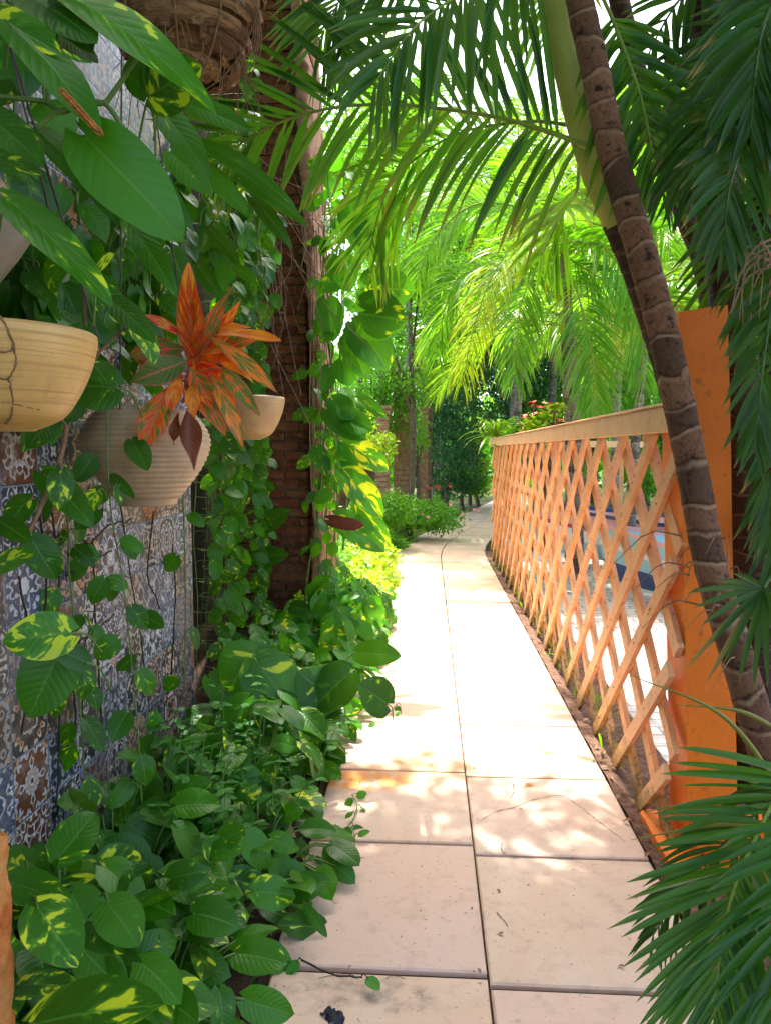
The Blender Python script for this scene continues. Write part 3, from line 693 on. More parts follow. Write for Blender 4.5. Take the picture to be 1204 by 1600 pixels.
# ================================================================== PALMS
def frond_into(fol, rac, P, N, nleaf, ll, lw, ang0=65, ang1=28, lift=.12, grav=.3, r0=.012, r1=.003, segs=4, fold=.2, start=.12, col=(.5, .1, 0), cj=.35, angj=6, ymix=0.0, sides=(-1, 1), keep=1.0, rachis_seg=26, asym=None, taper0=.55):
    """leaflets along a rachis P (points); N = upper normal of the frond (vector or per-point)"""
    P = spline(P, rachis_seg); n = len(P); T = nrm(np.gradient(P, axis=0)); N = nrm(np.broadcast_to(np.asarray(N, float), (n, 3))); S = nrm(np.cross(T, N)); N2 = np.cross(S, T)
    if rac is not None: rac.tube(P, np.linspace(r0, r1, n), 5)
    tt = np.linspace(start, .995, nleaf)
    for sd in sides:
        t = tt + NR.uniform(-.3, .3, nleaf) * (1 - start) / nleaf; t = np.clip(t, 0, 1); k = NR.rand(nleaf) < keep; t = t[k]
        f = t * (n - 1); i = np.clip(f.astype(int), 0, n - 2); fr = (f - i)[:, None]
        b = P[i] * (1 - fr) + P[i + 1] * fr; T_, S_, N_ = T[i], S[i], N2[i]
        a = np.radians(ang0 + (ang1 - ang0) * t + NR.normal(0, angj, len(t)))[:, None]
        d = np.cos(a) * T_ + np.sin(a) * sd * S_ + (lift + NR.normal(0, .06, len(t)))[:, None] * N_
        prof = np.interp(t, [start, start + .12, .45, .8, 1.0], [taper0, .85, 1.0, .78, .42])
        L = ll * prof * NR.uniform(.9, 1.08, len(t)); W = lw * np.interp(t, [0, .3, .8, 1], [.8, 1, .8, .5]) * NR.uniform(.85, 1.1, len(t))
        if asym is not None: L = L * asym[0 if sd < 0 else 1]
        wd = np.cross(d, N_) + NR.normal(0, .28, d.shape)
        c = np.tile([col[0], col[1], col[2], 1.], (len(t), 1)); c[:, 0] = np.clip(c[:, 0] + NR.uniform(-cj, cj, len(t)), 0, 1); c[:, 1] = np.clip(c[:, 1] + NR.uniform(-.5, .5, len(t)) * ymix, 0, 1)
        fol.blades(b, d, wd, L, W, grav * NR.uniform(.7, 1.3, len(t)), segs, fold, c)

def arc_rachis(L, el, droop, az, org=(0, 0, 0), n=9, swing=0.0):
    """rachis leaving at elevation el (deg) and bending down by droop (deg) along its length"""
    P = [np.array(org, float)]; step = L / n
    for i in range(n):
        e = math.radians(el - droop * ((i + .5) / n) ** 1.25); a = az + swing * i / n
        P.append(P[-1] + step * np.array([math.cos(e) * math.cos(a), math.cos(e) * math.sin(a), math.sin(e)]))
    return np.array(P)

def side_normal(P):
    T = nrm(np.gradient(P, axis=0)); h = T.copy(); h[:, 2] = 0
    s = nrm(np.stack([-T[:, 1], T[:, 0], T[:, 0] * 0], 1)); return nrm(np.cross(T, s)) * np.sign(np.cross(T, s)[:, 2:3] + 1e-6)

# frond meshes shared by the background palms: origin at the crown, growing along +X
FRONDS = {}
def frond_proto(key, L, el, droop, ll, lw, nleaf, mat, racm, col, ymix=.0, grav=.35, segs=4, lift=.15, fold=0.2):
    P = arc_rachis(L, el, droop, 0); f, r = MB(), MB()
    frond_into(f, r, P, side_normal(spline(P, 26)), nleaf, ll, lw, 68, 32, lift, grav, .016, .004, segs, fold, .16, col, .3, 4, ymix)
    of = f.build('leaflets', M[mat], None); orr = r.build('frond', M[racm], None)
    FRONDS[key] = (orr.data, of.data); bpy.data.objects.remove(of); bpy.data.objects.remove(orr)
for i, (el, dr) in enumerate(((70, 95), (55, 105), (38, 100), (15, 80))):
    frond_proto('bright%d' % i, 2.0, el, dr, .64, .034, 48, 'palm_bright', 'rachis', (.5, .06 + .05 * i, 0), .12)
    frond_proto('mid%d' % i, 1.9, el, dr, .60, .034, 46, 'palm', 'rachis', (.5, .03, 0), .05)
    frond_proto('dark%d' % i, 1.8, el, dr, .60, .038, 40, 'palm_dark', 'rachis_dark', (.5, .0, 0), 0)
frond_proto('yellow', 1.8, 25, 90, .55, .034, 40, 'palm_bright', 'rachis', (.9, .75, .0), .5)
frond_proto('dry', 1.3, -5, 70, .45, .025, 30, 'palm_bright', 'rachis', (.9, .5, .75), .3, grav=.7)

def place_frond(parent, key, org, az, scale=1.0, tilt=0.0, roll=0.0):
    rm, fm = FRONDS[key]
    o = bpy.data.objects.new('frond', rm); COL.objects.link(o); o.parent = parent; po = ORG[parent.name]
    o.location = Vector(np.asarray(org) - po); o.rotation_euler = (roll, -tilt, az); o.scale = (scale,) * 3
    l = bpy.data.objects.new('leaflets', fm); COL.objects.link(l); l.parent = o
    return o

def trunk_mesh(P, r0, r1, ring, n=80, sides=14):
    P = spline(P, n); s = np.concatenate([[0], np.cumsum(np.linalg.norm(np.diff(P, axis=0), axis=1))]); fr = (s / ring) % 1
    r = np.linspace(r0, r1, n) * (1 + .05 * np.exp(-((fr) / .18) ** 2) + .04 * np.exp(-((1 - fr) / .12) ** 2))
    mb = MB(); mb.tube(P, r, sides); return mb

def bg_palm(name, lab, x, y, h, kind, nf, scale=1.0, mat='trunk_grey', lean=(0, 0), rad=.06, group=None, els=(0, 1, 2, 3), az0=None, dry=0, yellow=0):
    t = thing(name, lab, 'palm tree', (x, y, 0), group); top = np.array([x + lean[0], y + lean[1], h])
    P = [(x, y, -.05), (x + lean[0] * .3, y + lean[1] * .3, h * .5), tuple(top)]
    trunk_mesh(P, rad * 1.2, rad * .8, .1, 60, 10).build('trunk', M[mat], t)
    mb = MB(); mb.tube(spline([top, top + [lean[0] * .1, lean[1] * .1, .45]], 8), np.linspace(rad * 1.05, rad * .45, 8), 10); mb.build('crownshaft', M['shaft'], t)
    a0 = R.random() * 6.28 if az0 is None else az0
    for i in range(nf):
        e = els[i % len(els)]; az = a0 + i * 2.399 + R.uniform(-.2, .2)
        place_frond(t, kind + str(e), top + [0, 0, .35 - .08 * e], az, scale * R.uniform(.88, 1.12), R.uniform(-.12, .12), R.uniform(-.25, .25))
    for i in range(yellow): place_frond(t, 'yellow', top + [0, 0, .1], R.random() * 6.28, scale * .9, R.uniform(-.3, .1), R.uniform(-.3, .3))
    for i in range(dry): place_frond(t, 'dry', top, R.random() * 6.28, scale, R.uniform(-.4, 0), 0)
    return t

# --- garden palms beyond the fence and at the bend of the path
GP = 'garden palms behind the fence'
specs = [ # px, Y, crown height, kind, fronds, scale, label
 (893, 10.0, 3.0, 'bright', 13, .80, 'slim grey ringed palm behind the fence with feathery lime fronds drooping over the rail', 'trunk_grey', .055, 1, 1),
 (800, 13.5, 3.9, 'bright', 14, .95, 'lime green palm whose yellow-tipped frond hangs by the end of the fence', 'trunk_grey', .07, 2, 1),
 (985, 8.6, 3.2, 'bright', 12, .85, 'bushy bright palm just left of the leaning trunk, behind the rail', 'trunk_grey', .055, 1, 1),
 (800, 17.5, 5.8, 'bright', 14, 1.25, 'tall pale palm in the gap above the path bend', 'trunk_grey', .09, 3, 1),
 (860, 18.0, 6.6, 'bright', 14, 1.3, 'tall backlit yellow-green palm high in the middle background', 'trunk_grey', .09, 4, 2),
 (1060, 11.5, 4.6, 'bright', 13, 1.05, 'backlit palm filling the space behind the orange post top', 'trunk_grey', .07, 2, 0),
 (1170, 10.0, 3.4, 'bright', 12, 1.0, 'bright palm seen through the dark leaves at the right edge', 'trunk_grey', .06, 2, 0),
 (960, 14.5, 5.4, 'mid', 13, 1.15, 'mid green palm between the two tall backlit palms', 'trunk_grey', .08, 0, 1),
 (690, 20.0, 4.6, 'mid', 12, 1.1, 'palm with dark hanging skirt beyond the garden piers', 'trunk_dark', .08, 0, 2),
 (1010, 20.0, 8.2, 'bright', 14, 1.5, 'very tall palm at the back whose crown fills the top of the sky gap', 'trunk_grey', .1, 3, 1),
 (640, 16.0, 6.6, 'mid', 13, 1.25, 'palm crown rising above the leafy hedge tree', 'trunk_grey', .08, 0, 0),
 (1120, 15.5, 6.8, 'bright', 13, 1.3, 'far palm crown behind the thick dark trunks on the right', 'trunk_grey', .08, 3, 0),
 (930, 24.0, 4.6, 'bright', 12, 1.5, 'distant low palm filling the centre of the garden', 'trunk_grey', .1, 2, 1),
 (800, 22.0, 8.6, 'mid', 13, 1.4, 'distant palm crown at the top of the sky gap', 'trunk_grey', .1, 2, 1),
]
for px, Y, h, kd, nf, sc, lab, mt, rad, yl, dr in specs:
    X = aty(px, 700, Y)[0]; bg_palm('garden_palm', lab, X, Y, h, kd, nf, sc * 1.22, mt, (R.uniform(-.3, .3), R.uniform(-.3, .3)), rad, GP, dry=dr, yellow=yl)

def pxP(pts): return np.array([aty(a, b, c) for a, b, c in pts])
CAMP = np.array([0, 0, CAMZ])
def pxfrond(parent, pts, nleaf, ll, lw, mat='palm', racm='rachis', tilt=(0, 0, 0), **kw):
    P = pxP(pts); f, r = MB(), MB()
    Ps = spline(P, 26); N = nrm(CAMP - Ps) + np.array(tilt)
    frond_into(f, r, P, nrm(N), nleaf, ll, lw, **kw)
    o = r.build('frond', M[racm], parent); f.build('leaflets', M[mat], o); return o

# --- leaning foreground palm
def front_palms():
    t = thing('leaning_palm', 'brown ringed palm trunk leaning left in front of the orange post', 'palm tree', aty(1290, 1500, 2.25) * [1, 1, 0])
    P = pxP([(1330, 1700, 2.2), (1262, 1400, 2.22), (1196, 1180, 2.28), (1143, 1000, 2.34), (1108, 880, 2.4), (1078, 720, 2.45), (1040, 540, 2.5), (1003, 400, 2.55), (955, 235, 2.6), (925, 90, 2.65), (905, 0, 2.68), (880, -160, 2.72), (845, -420, 2.8), (830, -800, 2.95)])
    P[0][2] = -.03
    trunk_mesh(P, .052, .044, .105, 170, 18).build('trunk', M['trunk'], t)
    top = P[-1]
    for i in range(13): place_frond(t, 'dark' + str(i % 2), top, i * 2.4, 1.0, .25, R.uniform(-.2, .2))
    # dry sheath rags round the trunk
    mb = MB()
    for k in range(26):
        f = R.uniform(.22, .34); i = int(f * 149); q = spline(P, 150)[i]; a = R.uniform(0, 6.28)
        p0 = q + [.07 * math.cos(a), .07 * math.sin(a), 0]; l = R.uniform(.06, .2)
        mb.tube(spline([p0, p0 + [l * .5 * math.cos(a) - .02, l * .4 * math.sin(a) - .03, .01], p0 + [l * math.cos(a) - .05, l * .5 * math.sin(a) - .05, -l * .5]], 6), [.003, .0028, .0025, .002, .0015, .001], 4)
    mb.build('dry_sheath', M['brown_stem'], t)

    g = thing('green_stem_palm', 'palm with smooth yellow-green upper stem behind the leaning trunk, its long frond arching left', 'palm tree', aty(1110, 900, 3.2) * [1, 1, 0])
    P = pxP([(1125, 1250, 3.2), (1105, 900, 3.2), (1062, 650, 3.12), (1000, 440, 3.05), (962, 345, 3.0)]); P[0][2] = -.03
    trunk_mesh(P, .06, .055, .09, 80, 14).build('trunk', M['trunk_dark'], g)
    P2 = pxP([(966, 350, 2.998), (924, 235, 2.955), (893, 120, 2.90), (868, 0, 2.86), (852, -110, 2.84)])
    mb = MB(); mb.tube(spline(P2, 30), np.interp(np.linspace(0, 1, 30), [0, .15, .6, 1], [.058, .068, .060, .04]), 16); mb.build('crownshaft', M['shaft'], g)
    # the long arching frond across the top
    pxfrond(g, [(915, 228, 2.86), (880, 214, 2.86), (838, 200, 2.86), (780, 184, 2.87), (700, 171, 2.9), (610, 163, 2.95), (520, 168, 3.0), (440, 190, 3.05), (385, 218, 3.1), (350, 246, 3.12)],
            38, .70, .030, 'palm', 'rachis', ang0=66, ang1=20, lift=.02, grav=.10, r0=.011, r1=.003, segs=5, start=.14, col=(.35, .0, 0), cj=.3, sides=(1,), tilt=(0, 0, .3), taper0=.9, asym=(1, 1.0))
    pxfrond(g, [(915, 229, 2.865), (880, 215, 2.865), (838, 201, 2.865), (780, 185, 2.875), (700, 172, 2.905), (610, 164, 2.955), (520, 169, 3.005), (440, 191, 3.055), (385, 219, 3.105), (350, 247, 3.125)],
            38, .42, .032, 'palm', 'rachis', ang0=75, ang1=25, lift=.15, grav=.42, r0=.008, r1=.002, segs=5, start=.05, col=(.75, .10, 0), cj=.3, ymix=.25, sides=(-1,), taper0=.9)
    # its other fronds
    for pts, kw in [
        ([(905, -60, 2.8), (840, -60, 2.6), (740, -20, 2.45), (650, 40, 2.35), (585, 130, 2.3)], dict(nleaf=28, ll=.42, lw=.028, col=(.3, .04, 0))),
        ([(890, -90, 2.8), (800, -130, 2.9), (680, -110, 3.0), (560, -40, 3.05), (500, 60, 3.1)], dict(nleaf=32, ll=.5, lw=.030, col=(.45, .05, 0))),
        ([(915, -60, 2.86), (960, 40, 2.8), (1000, 150, 2.7), (1025, 270, 2.6)], dict(nleaf=26, ll=.42, lw=.03, col=(.3, .0, 0))),
        ([(905, 225, 2.93), (900, 300, 3.1), (880, 330, 3.3), (845, 400, 3.5)], dict(nleaf=22, ll=.4, lw=.028, col=(.7, .15, 0))),
        ([(915, 200, 2.95), (820, 190, 3.2), (700, 215, 3.5), (610, 290, 3.7), (575, 400, 3.8)], dict(nleaf=34, ll=.5, lw=.03, col=(.7, .1, 0)))]:
        nl, ll, lw, cl = kw.pop('nleaf'), kw.pop('ll'), kw.pop('lw'), kw.pop('col')
        pxfrond(g, pts, nl, ll, lw, 'palm_bright' if cl[0] > .5 else 'palm', 'rachis', ang0=62, ang1=25, lift=.1, grav=.3, r0=.009, r1=.002, col=cl, tilt=(.2, 0, .5), ymix=.1, start=.3)
    topc = P2[-1]
    for i in range(9): place_frond(g, 'mid' + str(i % 2), topc, i * 2.4 + .5, 1.1, .15, 0)

    # darker palms standing on the right
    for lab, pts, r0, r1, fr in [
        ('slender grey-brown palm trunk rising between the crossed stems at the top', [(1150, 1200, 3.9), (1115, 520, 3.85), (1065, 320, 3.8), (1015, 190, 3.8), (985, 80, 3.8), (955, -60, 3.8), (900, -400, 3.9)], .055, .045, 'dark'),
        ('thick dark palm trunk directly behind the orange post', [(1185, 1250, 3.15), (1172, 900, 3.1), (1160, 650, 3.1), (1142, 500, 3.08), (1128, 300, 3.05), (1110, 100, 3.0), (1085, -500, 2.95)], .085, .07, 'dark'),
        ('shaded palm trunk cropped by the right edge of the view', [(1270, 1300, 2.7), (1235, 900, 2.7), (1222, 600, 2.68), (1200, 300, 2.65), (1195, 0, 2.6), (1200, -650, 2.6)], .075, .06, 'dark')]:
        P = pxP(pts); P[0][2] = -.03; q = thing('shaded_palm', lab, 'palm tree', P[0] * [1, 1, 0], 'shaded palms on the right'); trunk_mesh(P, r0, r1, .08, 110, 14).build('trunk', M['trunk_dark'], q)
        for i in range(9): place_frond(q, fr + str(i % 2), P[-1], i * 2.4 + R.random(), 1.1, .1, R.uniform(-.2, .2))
    return g
gp = front_palms()
def feather_palm():
    t = thing('feather_palm', 'near background palm with long drooping feathery fronds above the fence rail, one yellow tipped', 'palm tree', aty(905, 800, 8.6) * [1, 1, 0])
    b0 = aty(905, 800, 8.6) * [1, 1, 0]; top = aty(880, 400, 8.6)
    trunk_mesh([b0 - [0, 0, .03], (b0 + top) / 2 + [.05, 0, 0], top], .07, .05, .1, 60, 10).build('trunk', M['trunk_grey'], t)
    F = [([(880, 400, 8.6), (850, 360, 8.4), (800, 385, 8.2), (760, 450, 8.0), (735, 530, 7.9), (722, 600, 7.9)], .55, (.7, .45, 0), .3), ([(880, 400, 8.6), (820, 330, 8.7), (740, 320, 8.7), (680, 370, 8.7), (650, 440, 8.7)], .65, (.5, .1, 0), .1),
         ([(880, 400, 8.6), (800, 340, 8.9), (730, 300, 9.0), (660, 300, 9.1)], .7, (.6, .2, 0), .2), ([(880, 400, 8.6), (840, 420, 8.2), (815, 470, 8.0), (806, 540, 7.9), (803, 590, 7.9)], .55, (.4, .05, 0), .1), ([(880, 400, 8.6), (930, 380, 8.2), (975, 430, 8.0), (1000, 520, 8.0), (1005, 600, 8.0)], .6, (.4, .05, 0), .1),
         ([(880, 400, 8.6), (905, 470, 8.0), (925, 560, 7.8), (930, 650, 7.7)], .62, (.45, .05, 0), .1), ([(880, 400, 8.6), (900, 320, 8.5), (950, 290, 8.4), (1010, 320, 8.3), (1050, 400, 8.2)], .65, (.55, .1, 0), .1), ([(880, 400, 8.6), (870, 300, 8.7), (850, 220, 8.8), (810, 160, 8.9)], .7, (.7, .3, 0), .3),
         ([(880, 400, 8.6), (930, 430, 8.6), (1000, 470, 8.6), (1050, 560, 8.6)], .6, (.4, .05, 0), .1), ([(880, 400, 8.6), (800, 420, 8.6), (720, 430, 8.5), (690, 500, 8.5), (680, 560, 8.5)], .55, (.35, .05, 0), .1)]
    for pts, ll, c, ym in F: pxfrond(t, pts, 62, ll * .92, .023, 'palm_bright', 'rachis', ang0=60, ang1=25, lift=.2, grav=.4, r0=.014, r1=.003, segs=4, col=c, ymix=ym, tilt=(R.uniform(-.3, .3), 0, R.uniform(.3, 1.0)), angj=6)
feather_palm()

def low_palm():
    # dense shaded foliage down the right side, one clumping palm
    t = thing('clumping_palm', 'dense dark clump of palm fronds filling the upper right corner', 'palm tree', (2.0, 2.6, 0))
    F = [
     ([(1240, -60, 2.9), (1180, 10, 2.85), (1110, 90, 2.8), (1060, 190, 2.8), (1035, 300, 2.8)], 24, .30, .03),
     ([(1260, 40, 2.5), (1200, 60, 2.45), (1140, 120, 2.4), (1100, 210, 2.38), (1080, 300, 2.36)], 24, .28, .03),
     ([(1200, -120, 2.9), (1120, -60, 2.9), (1060, 0, 2.9), (1010, 90, 2.9), (980, 190, 2.9)], 18, .26, .028),
     ([(1260, 150, 2.2), (1215, 150, 2.2), (1170, 200, 2.15), (1140, 290, 2.1), (1130, 380, 2.1)], 24, .24, .028),
     ([(1260, 250, 2.5), (1225, 270, 2.5), (1195, 340, 2.4), (1180, 430, 2.4), (1172, 540, 2.4)], 22, .24, .027),
     ([(1280, 350, 2.2), (1235, 390, 2.2), (1205, 480, 2.2), (1188, 600, 2.2), (1178, 700, 2.2)], 24, .20, .026),
     ([(1300, 480, 2.4), (1255, 520, 2.4), (1222, 620, 2.4), (1205, 740, 2.4), (1196, 840, 2.4)], 24, .20, .026),
     ([(1310, 600, 2.6), (1250, 640, 2.6), (1218, 760, 2.6), (1206, 880, 2.6), (1200, 980, 2.6)], 24, .20, .026),
     ([(1280, -80, 2.1), (1235, -40, 2.1), (1195, 30, 2.1), (1180, 110, 2.1), (1172, 200, 2.1)], 24, .26, .03),
     ([(1300, 100, 3.0), (1230, 60, 3.0), (1170, 80, 3.0), (1120, 160, 3.0), (1095, 260, 3.0)], 24, .36, .03),
     ([(1310, 250, 3.3), (1250, 240, 3.3), (1190, 290, 3.3), (1140, 390, 3.3), (1115, 480, 3.3)], 22, .38, .03),
     ([(1300, 640, 3.6), (1250, 700, 3.6), (1215, 800, 3.6), (1195, 900, 3.6), (1185, 1000, 3.6)], 24, .36, .03),
    ]
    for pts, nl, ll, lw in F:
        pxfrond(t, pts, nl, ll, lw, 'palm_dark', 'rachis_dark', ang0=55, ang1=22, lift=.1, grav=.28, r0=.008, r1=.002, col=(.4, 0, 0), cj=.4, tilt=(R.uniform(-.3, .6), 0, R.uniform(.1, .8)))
    # upright stems that carry them
    st = MB()
    for X, Y in ((2.0, 2.5), (1.85, 2.3), (2.2, 2.8), (2.1, 2.2)):
        st.tube(spline([(X, Y, -.02), (X + .05, Y, 1.6), (X - .02, Y + .03, 3.1)], 14), np.linspace(.035, .025, 14), 8)
    st.build('stem', M['trunk_dark'], t)
    mb = MB()   # dry, curled fronds near (1170,400)
    for k in range(14):
        a = aty(1204 + R.uniform(5, 60), 340 + R.uniform(0, 120), 1.95); b = aty(1185 + R.uniform(-20, 30), 370 + R.uniform(0, 90), 1.9)
        c = b + [R.uniform(-.05, .02), 0, -R.uniform(.03, .16)]; mb.tube(spline([a, b, c], 9), np.linspace(.0035, .001, 9), 4)
    mb.build('dry_leaflets', M['brown_stem'], t)

    # potted/low palm bottom right
    q = thing('young_palm', 'young palm in the bottom right corner, long glossy leaflets sweeping over the path', 'palm', (1.25, 1.7, 0))
    F2 = [
     ([(1260, 1180, 1.78), (1215, 1240, 1.74), (1165, 1340, 1.66), (1137, 1420, 1.60), (1122, 1510, 1.56), (1112, 1640, 1.52)], 33, .30, .022, dict(ang0=62, ang1=16, grav=.10, lift=.1, asym=(.85, 1.0), start=.10, taper0=.95)),
     ([(1300, 1190, 1.95), (1230, 1230, 1.92), (1160, 1290, 1.9), (1080, 1370, 1.88), (1020, 1460, 1.86)], 26, .20, .016, dict(ang0=55, ang1=20, grav=.3, lift=.0, start=.2, taper0=.8)),
     ([(1300, 1250, 1.6), (1260, 1320, 1.55), (1230, 1420, 1.5), (1215, 1540, 1.45), (1210, 1660, 1.42)], 24, .26, .02, dict(ang0=50, ang1=15, grav=.2, lift=.1, start=.1, taper0=.9)),
    ]
    for k, (pts, nl, ll, lw, kw) in enumerate(F2):
        pxfrond(q, pts, nl, ll, lw, 'palm' if k != 1 else 'palm_dark', 'rachis' if k != 1 else 'rachis_dark', r0=.006, r1=.002, col=(.3, 0, 0), cj=.25, segs=6, fold=.28, **kw)
    # single long leaflets crossing the post base
    mb = MB()
    for (a, b, c, Y) in [((1230, 1250), (1130, 1120), (985, 1055), 1.95), ((1215, 1140), (1150, 1110), (1055, 1101), 2.0), ((1225, 1255), (1150, 1212), (1055, 1208), 1.95), ((1240, 1245), (1120, 1248), (1008, 1268), 1.9), ((1240, 1290), (1110, 1290), (985, 1312), 1.88)]:
        P = spline([aty(*a, Y), aty(*b, Y), aty(*c, Y)], 16); mb.tube(P, np.interp(np.linspace(0, 1, 16), [0, .3, 1], [.006, .0075, .0008]), 4)
    mb.build('long_leaflets', M['palm'], q)
    # small palm tuft hanging near (1090-1200, 900-1050)
    u = thing('palm_sprout', 'small fan of half-withered leaflets sprouting from the leaning trunk', 'palm', aty(1185, 915, 2.15))
    f, r = MB(), MB(); base = aty(1192, 918, 2.15); tg = [(1060, 905), (1072, 935), (1085, 965), (1100, 1000), (1125, 1030), (1150, 1060), (1175, 1075), (1200, 1070), (1060, 1035), (1095, 1060), (1230, 1050), (1110, 890), (1240, 1000), (1140, 880)]
    D = np.array([aty(a, b, 2.05 + R.uniform(-.05, .05)) - base for a, b in tg]); L = np.linalg.norm(D, axis=1)
    cl = np.tile([.35, 0, 0, 1.], (len(D), 1)); cl[8:10, 2] = .8
    f.blades(np.tile(base, (len(D), 1)), D, np.cross(D, CAMP - base) , L * .95, .017, .12, 5, .25, cl)
    r.tube(spline([aty(1250, 860, 2.2), aty(1215, 885, 2.18), base], 8), .005, 5)
    o = r.build('stalk', M['rachis_dark'], u); f.build('leaflets', M['palm_dark'], o)
low_palm()

# unseen palms added for shade: crowns over the near path, above the frame
def canopy():
    for i, (x, y, h, lab) in enumerate([(2.4, .2, 4.6, 'palm standing right of the viewer'), (-2.6, -1.0, 5.4, 'palm behind the tiled wall, out of view'), (1.9, -2.2, 5.0, 'palm behind the viewer'), (2.9, 5.2, 6.2, 'tall palm over the court paving')]):
        q = bg_palm('shade_palm', lab + ', added so its crown shades the near path', x, y, h, 'dark', 16, 1.25, 'trunk_dark', (-.8 if x > 0 else .9, .3), .07, None, els=(0, 1, 2))
canopy()

# ================================================================== POTS AND BASKET
def ceramic(name, c1, c2, line, ribs=0, rough=.45):
    t = NT(name); co = t.n('TexCoord').outputs['Object']; p = t.sep(co); n1 = t.noise(co, 6, 5, .6)
    base = t.mix(t.mrange(n1, .35, .65), c1, c2)
    vec = t.xyz(t.math('MULTIPLY', p[0], 2.0), t.math('MULTIPLY', p[1], 2.0), t.math('MULTIPLY', p[2], 150.0))
    g = t.noise(vec, 1.0, 3, .7, .3)
    base = t.mix(t.mrange(g, .52, .62, 0, line), base, (.33, .17, .05))
    sp = t.mrange(t.noise(co, 45, 3), .68, .72); base = t.mix(t.math('MULTIPLY', sp, .35), base, (.2, .12, .06))
    st = t.mrange(t.noise(t.xyz(t.math('MULTIPLY', p[0], 9.0), t.math('MULTIPLY', p[1], 9.0), t.math('MULTIPLY', p[2], 1.6)), 2, 4, .6), .58, .74); base = t.mix(t.math('MULTIPLY', st, .4), base, (.28, .18, .09))
    return t.done(t.pbr(base, rough, t.bump(g, .25, .003), .45))
M['bowl'] = ceramic('cream_bowl_clay', (.72, .43, .15), (.60, .33, .10), .5)
M['bowl2'] = ceramic('pale_bowl_clay', (.50, .34, .17), (.42, .27, .12), .2)
M['grey_pot'] = ceramic('grey_pot_clay', (.28, .24, .20), (.36, .31, .26), .2)
M['ribbed'] = ceramic('ribbed_stoneware', (.62, .43, .28), (.48, .31, .19), .08)

def bowl(name, lab, c, Rr, H, mat, prof_kind='bowl', hang=None):
    t = thing(name, lab, 'flower pot', (c[0], c[1], c[2] - H)); mb = MB()
    if prof_kind == 'bowl':
        o = [(.001, -H), (.30 * Rr, -H), (.36 * Rr, -H + .004), (.62 * Rr, -.86 * H), (.80 * Rr, -.62 * H), (.93 * Rr, -.34 * H), (.99 * Rr, -.12 * H), (Rr, -.03 * H), (.995 * Rr, 0), (.965 * Rr, .004), (.93 * Rr, -.01), (.90 * Rr, -.3 * H), (.7 * Rr, -.7 * H), (.3 * Rr, -.88 * H), (.001, -.88 * H)]
        o = spline([(a, b, 0) for a, b in o[:8]], 34)[:, :2].tolist() + o[8:]
    elif prof_kind == 'ribbed':
        o = [(.001, -H), (.42 * Rr, -H), (.455 * Rr, -.985 * H), (.465 * Rr, -.93 * H)]
        nr = 17
        for k in range(nr * 6 + 1):
            z = -.92 + .92 * k / (nr * 6); f = (z + .92) / .92
            r = .50 + .50 * math.sin(min(1, f * 1.45) * math.pi / 2) if f < .62 else 1.0 - .26 * ((f - .62) / .38) ** 2
            r = r * (1 + .024 * abs(math.sin(k / 6 * math.pi)) - .02); o.append((r * Rr, z * H))
        o += [(.735 * Rr, .006), (.70 * Rr, .004), (.66 * Rr, -.02), (.6 * Rr, -.1), (.001, -.1)]
    else:
        o = [(.001, -H), (.16 * Rr, -H), (.22 * Rr, -.97 * H), (.55 * Rr, -.6 * H), (.85 * Rr, -.2 * H), (Rr, 0), (.93 * Rr, .004), (.8 * Rr, -.1 * H), (.001, -.5 * H)]
    mb.lathe(o, c, 64); mb.build('bowl_shell' if prof_kind != 'ribbed' else 'pot_shell', M[mat], t)
    s_ = MB(); s_.lathe([(.001, -.03), (.6 * Rr, -.035), (.9 * Rr * (.72 if prof_kind == 'ribbed' else 1), -.04)], c, 24, jit=.004); s_.build('soil', M['soil'], t)
    if hang:
        wr = MB(); top = np.array(hang)
        for a in (.4, 2.5, 4.6):
            rr = Rr * (.75 if prof_kind == 'ribbed' else 1.0); e = np.array([c[0] + rr * math.cos(a), c[1] + rr * math.sin(a), c[2]]); wr.tube(spline([top, (top + e) / 2 + [0, 0, -.01], e], 10), .0028, 5)
        wr.build('hanger', M['wire'], t)
    return t
cb = np.array([-.95, 1.60, 1.760])
b1 = bowl('hanging_bowl', 'large cream wood-grained bowl planter cropped by the left edge, high on the tiled wall', cb, .205, .215, 'bowl', hang=(-1.0, 1.6, 2.75))
# dried tendrils clinging to the big bowl
mb = MB()
for pts in [[(0, 492), (10, 510), (22, 540), (16, 548), (0, 550)], [(22, 540), (25, 568), (14, 590), (0, 592)], [(14, 590), (20, 620), (18, 650), (8, 662)], [(0, 628), (30, 632), (62, 640)]]:
    P = []
    for (x, y) in pts:
        d = ray(x, y); o = np.array([0, 0, CAMZ]); # meet a sphere-ish bowl: march to the shell
        tt_ = 1.0
        for k in range(400):
            q = o + d * tt_; rz = .205 * np.interp((q[2] - cb[2]) / .215, [-1, -.86, -.62, -.34, -.12, 0], [.36, .62, .80, .93, .99, 1.0])
            if math.hypot(q[0] - cb[0], q[1] - cb[1]) < rz + .004: break
            tt_ += .0025
        P.append(q)
    mb.tube(spline(P, 22) + NR.normal(0, .0008, (22, 3)), .0022, 5)
tag(mb.build('dried_tendril', M['brown_stem']), 'thin brown dried tendrils clinging to the big cream bowl', 'tendril')
bowl('hanging_bowl', 'greyish cone-shaped pot half hidden by a long dark leaf above the big cream bowl', np.array([-1.06, 1.72, 2.075]), .155, .19, 'grey_pot', 'cone', (-1.06, 1.72, 2.9))
bowl('hanging_bowl', 'small pale bowl planter beside the red-leaved plant, against the brick pier', np.array([-1.02, 4.15, 1.80]), .205, .235, 'bowl2', 'bowl', (-1.05, 4.15, 3.3))
cr = np.array([-.955, 2.45, 1.632])
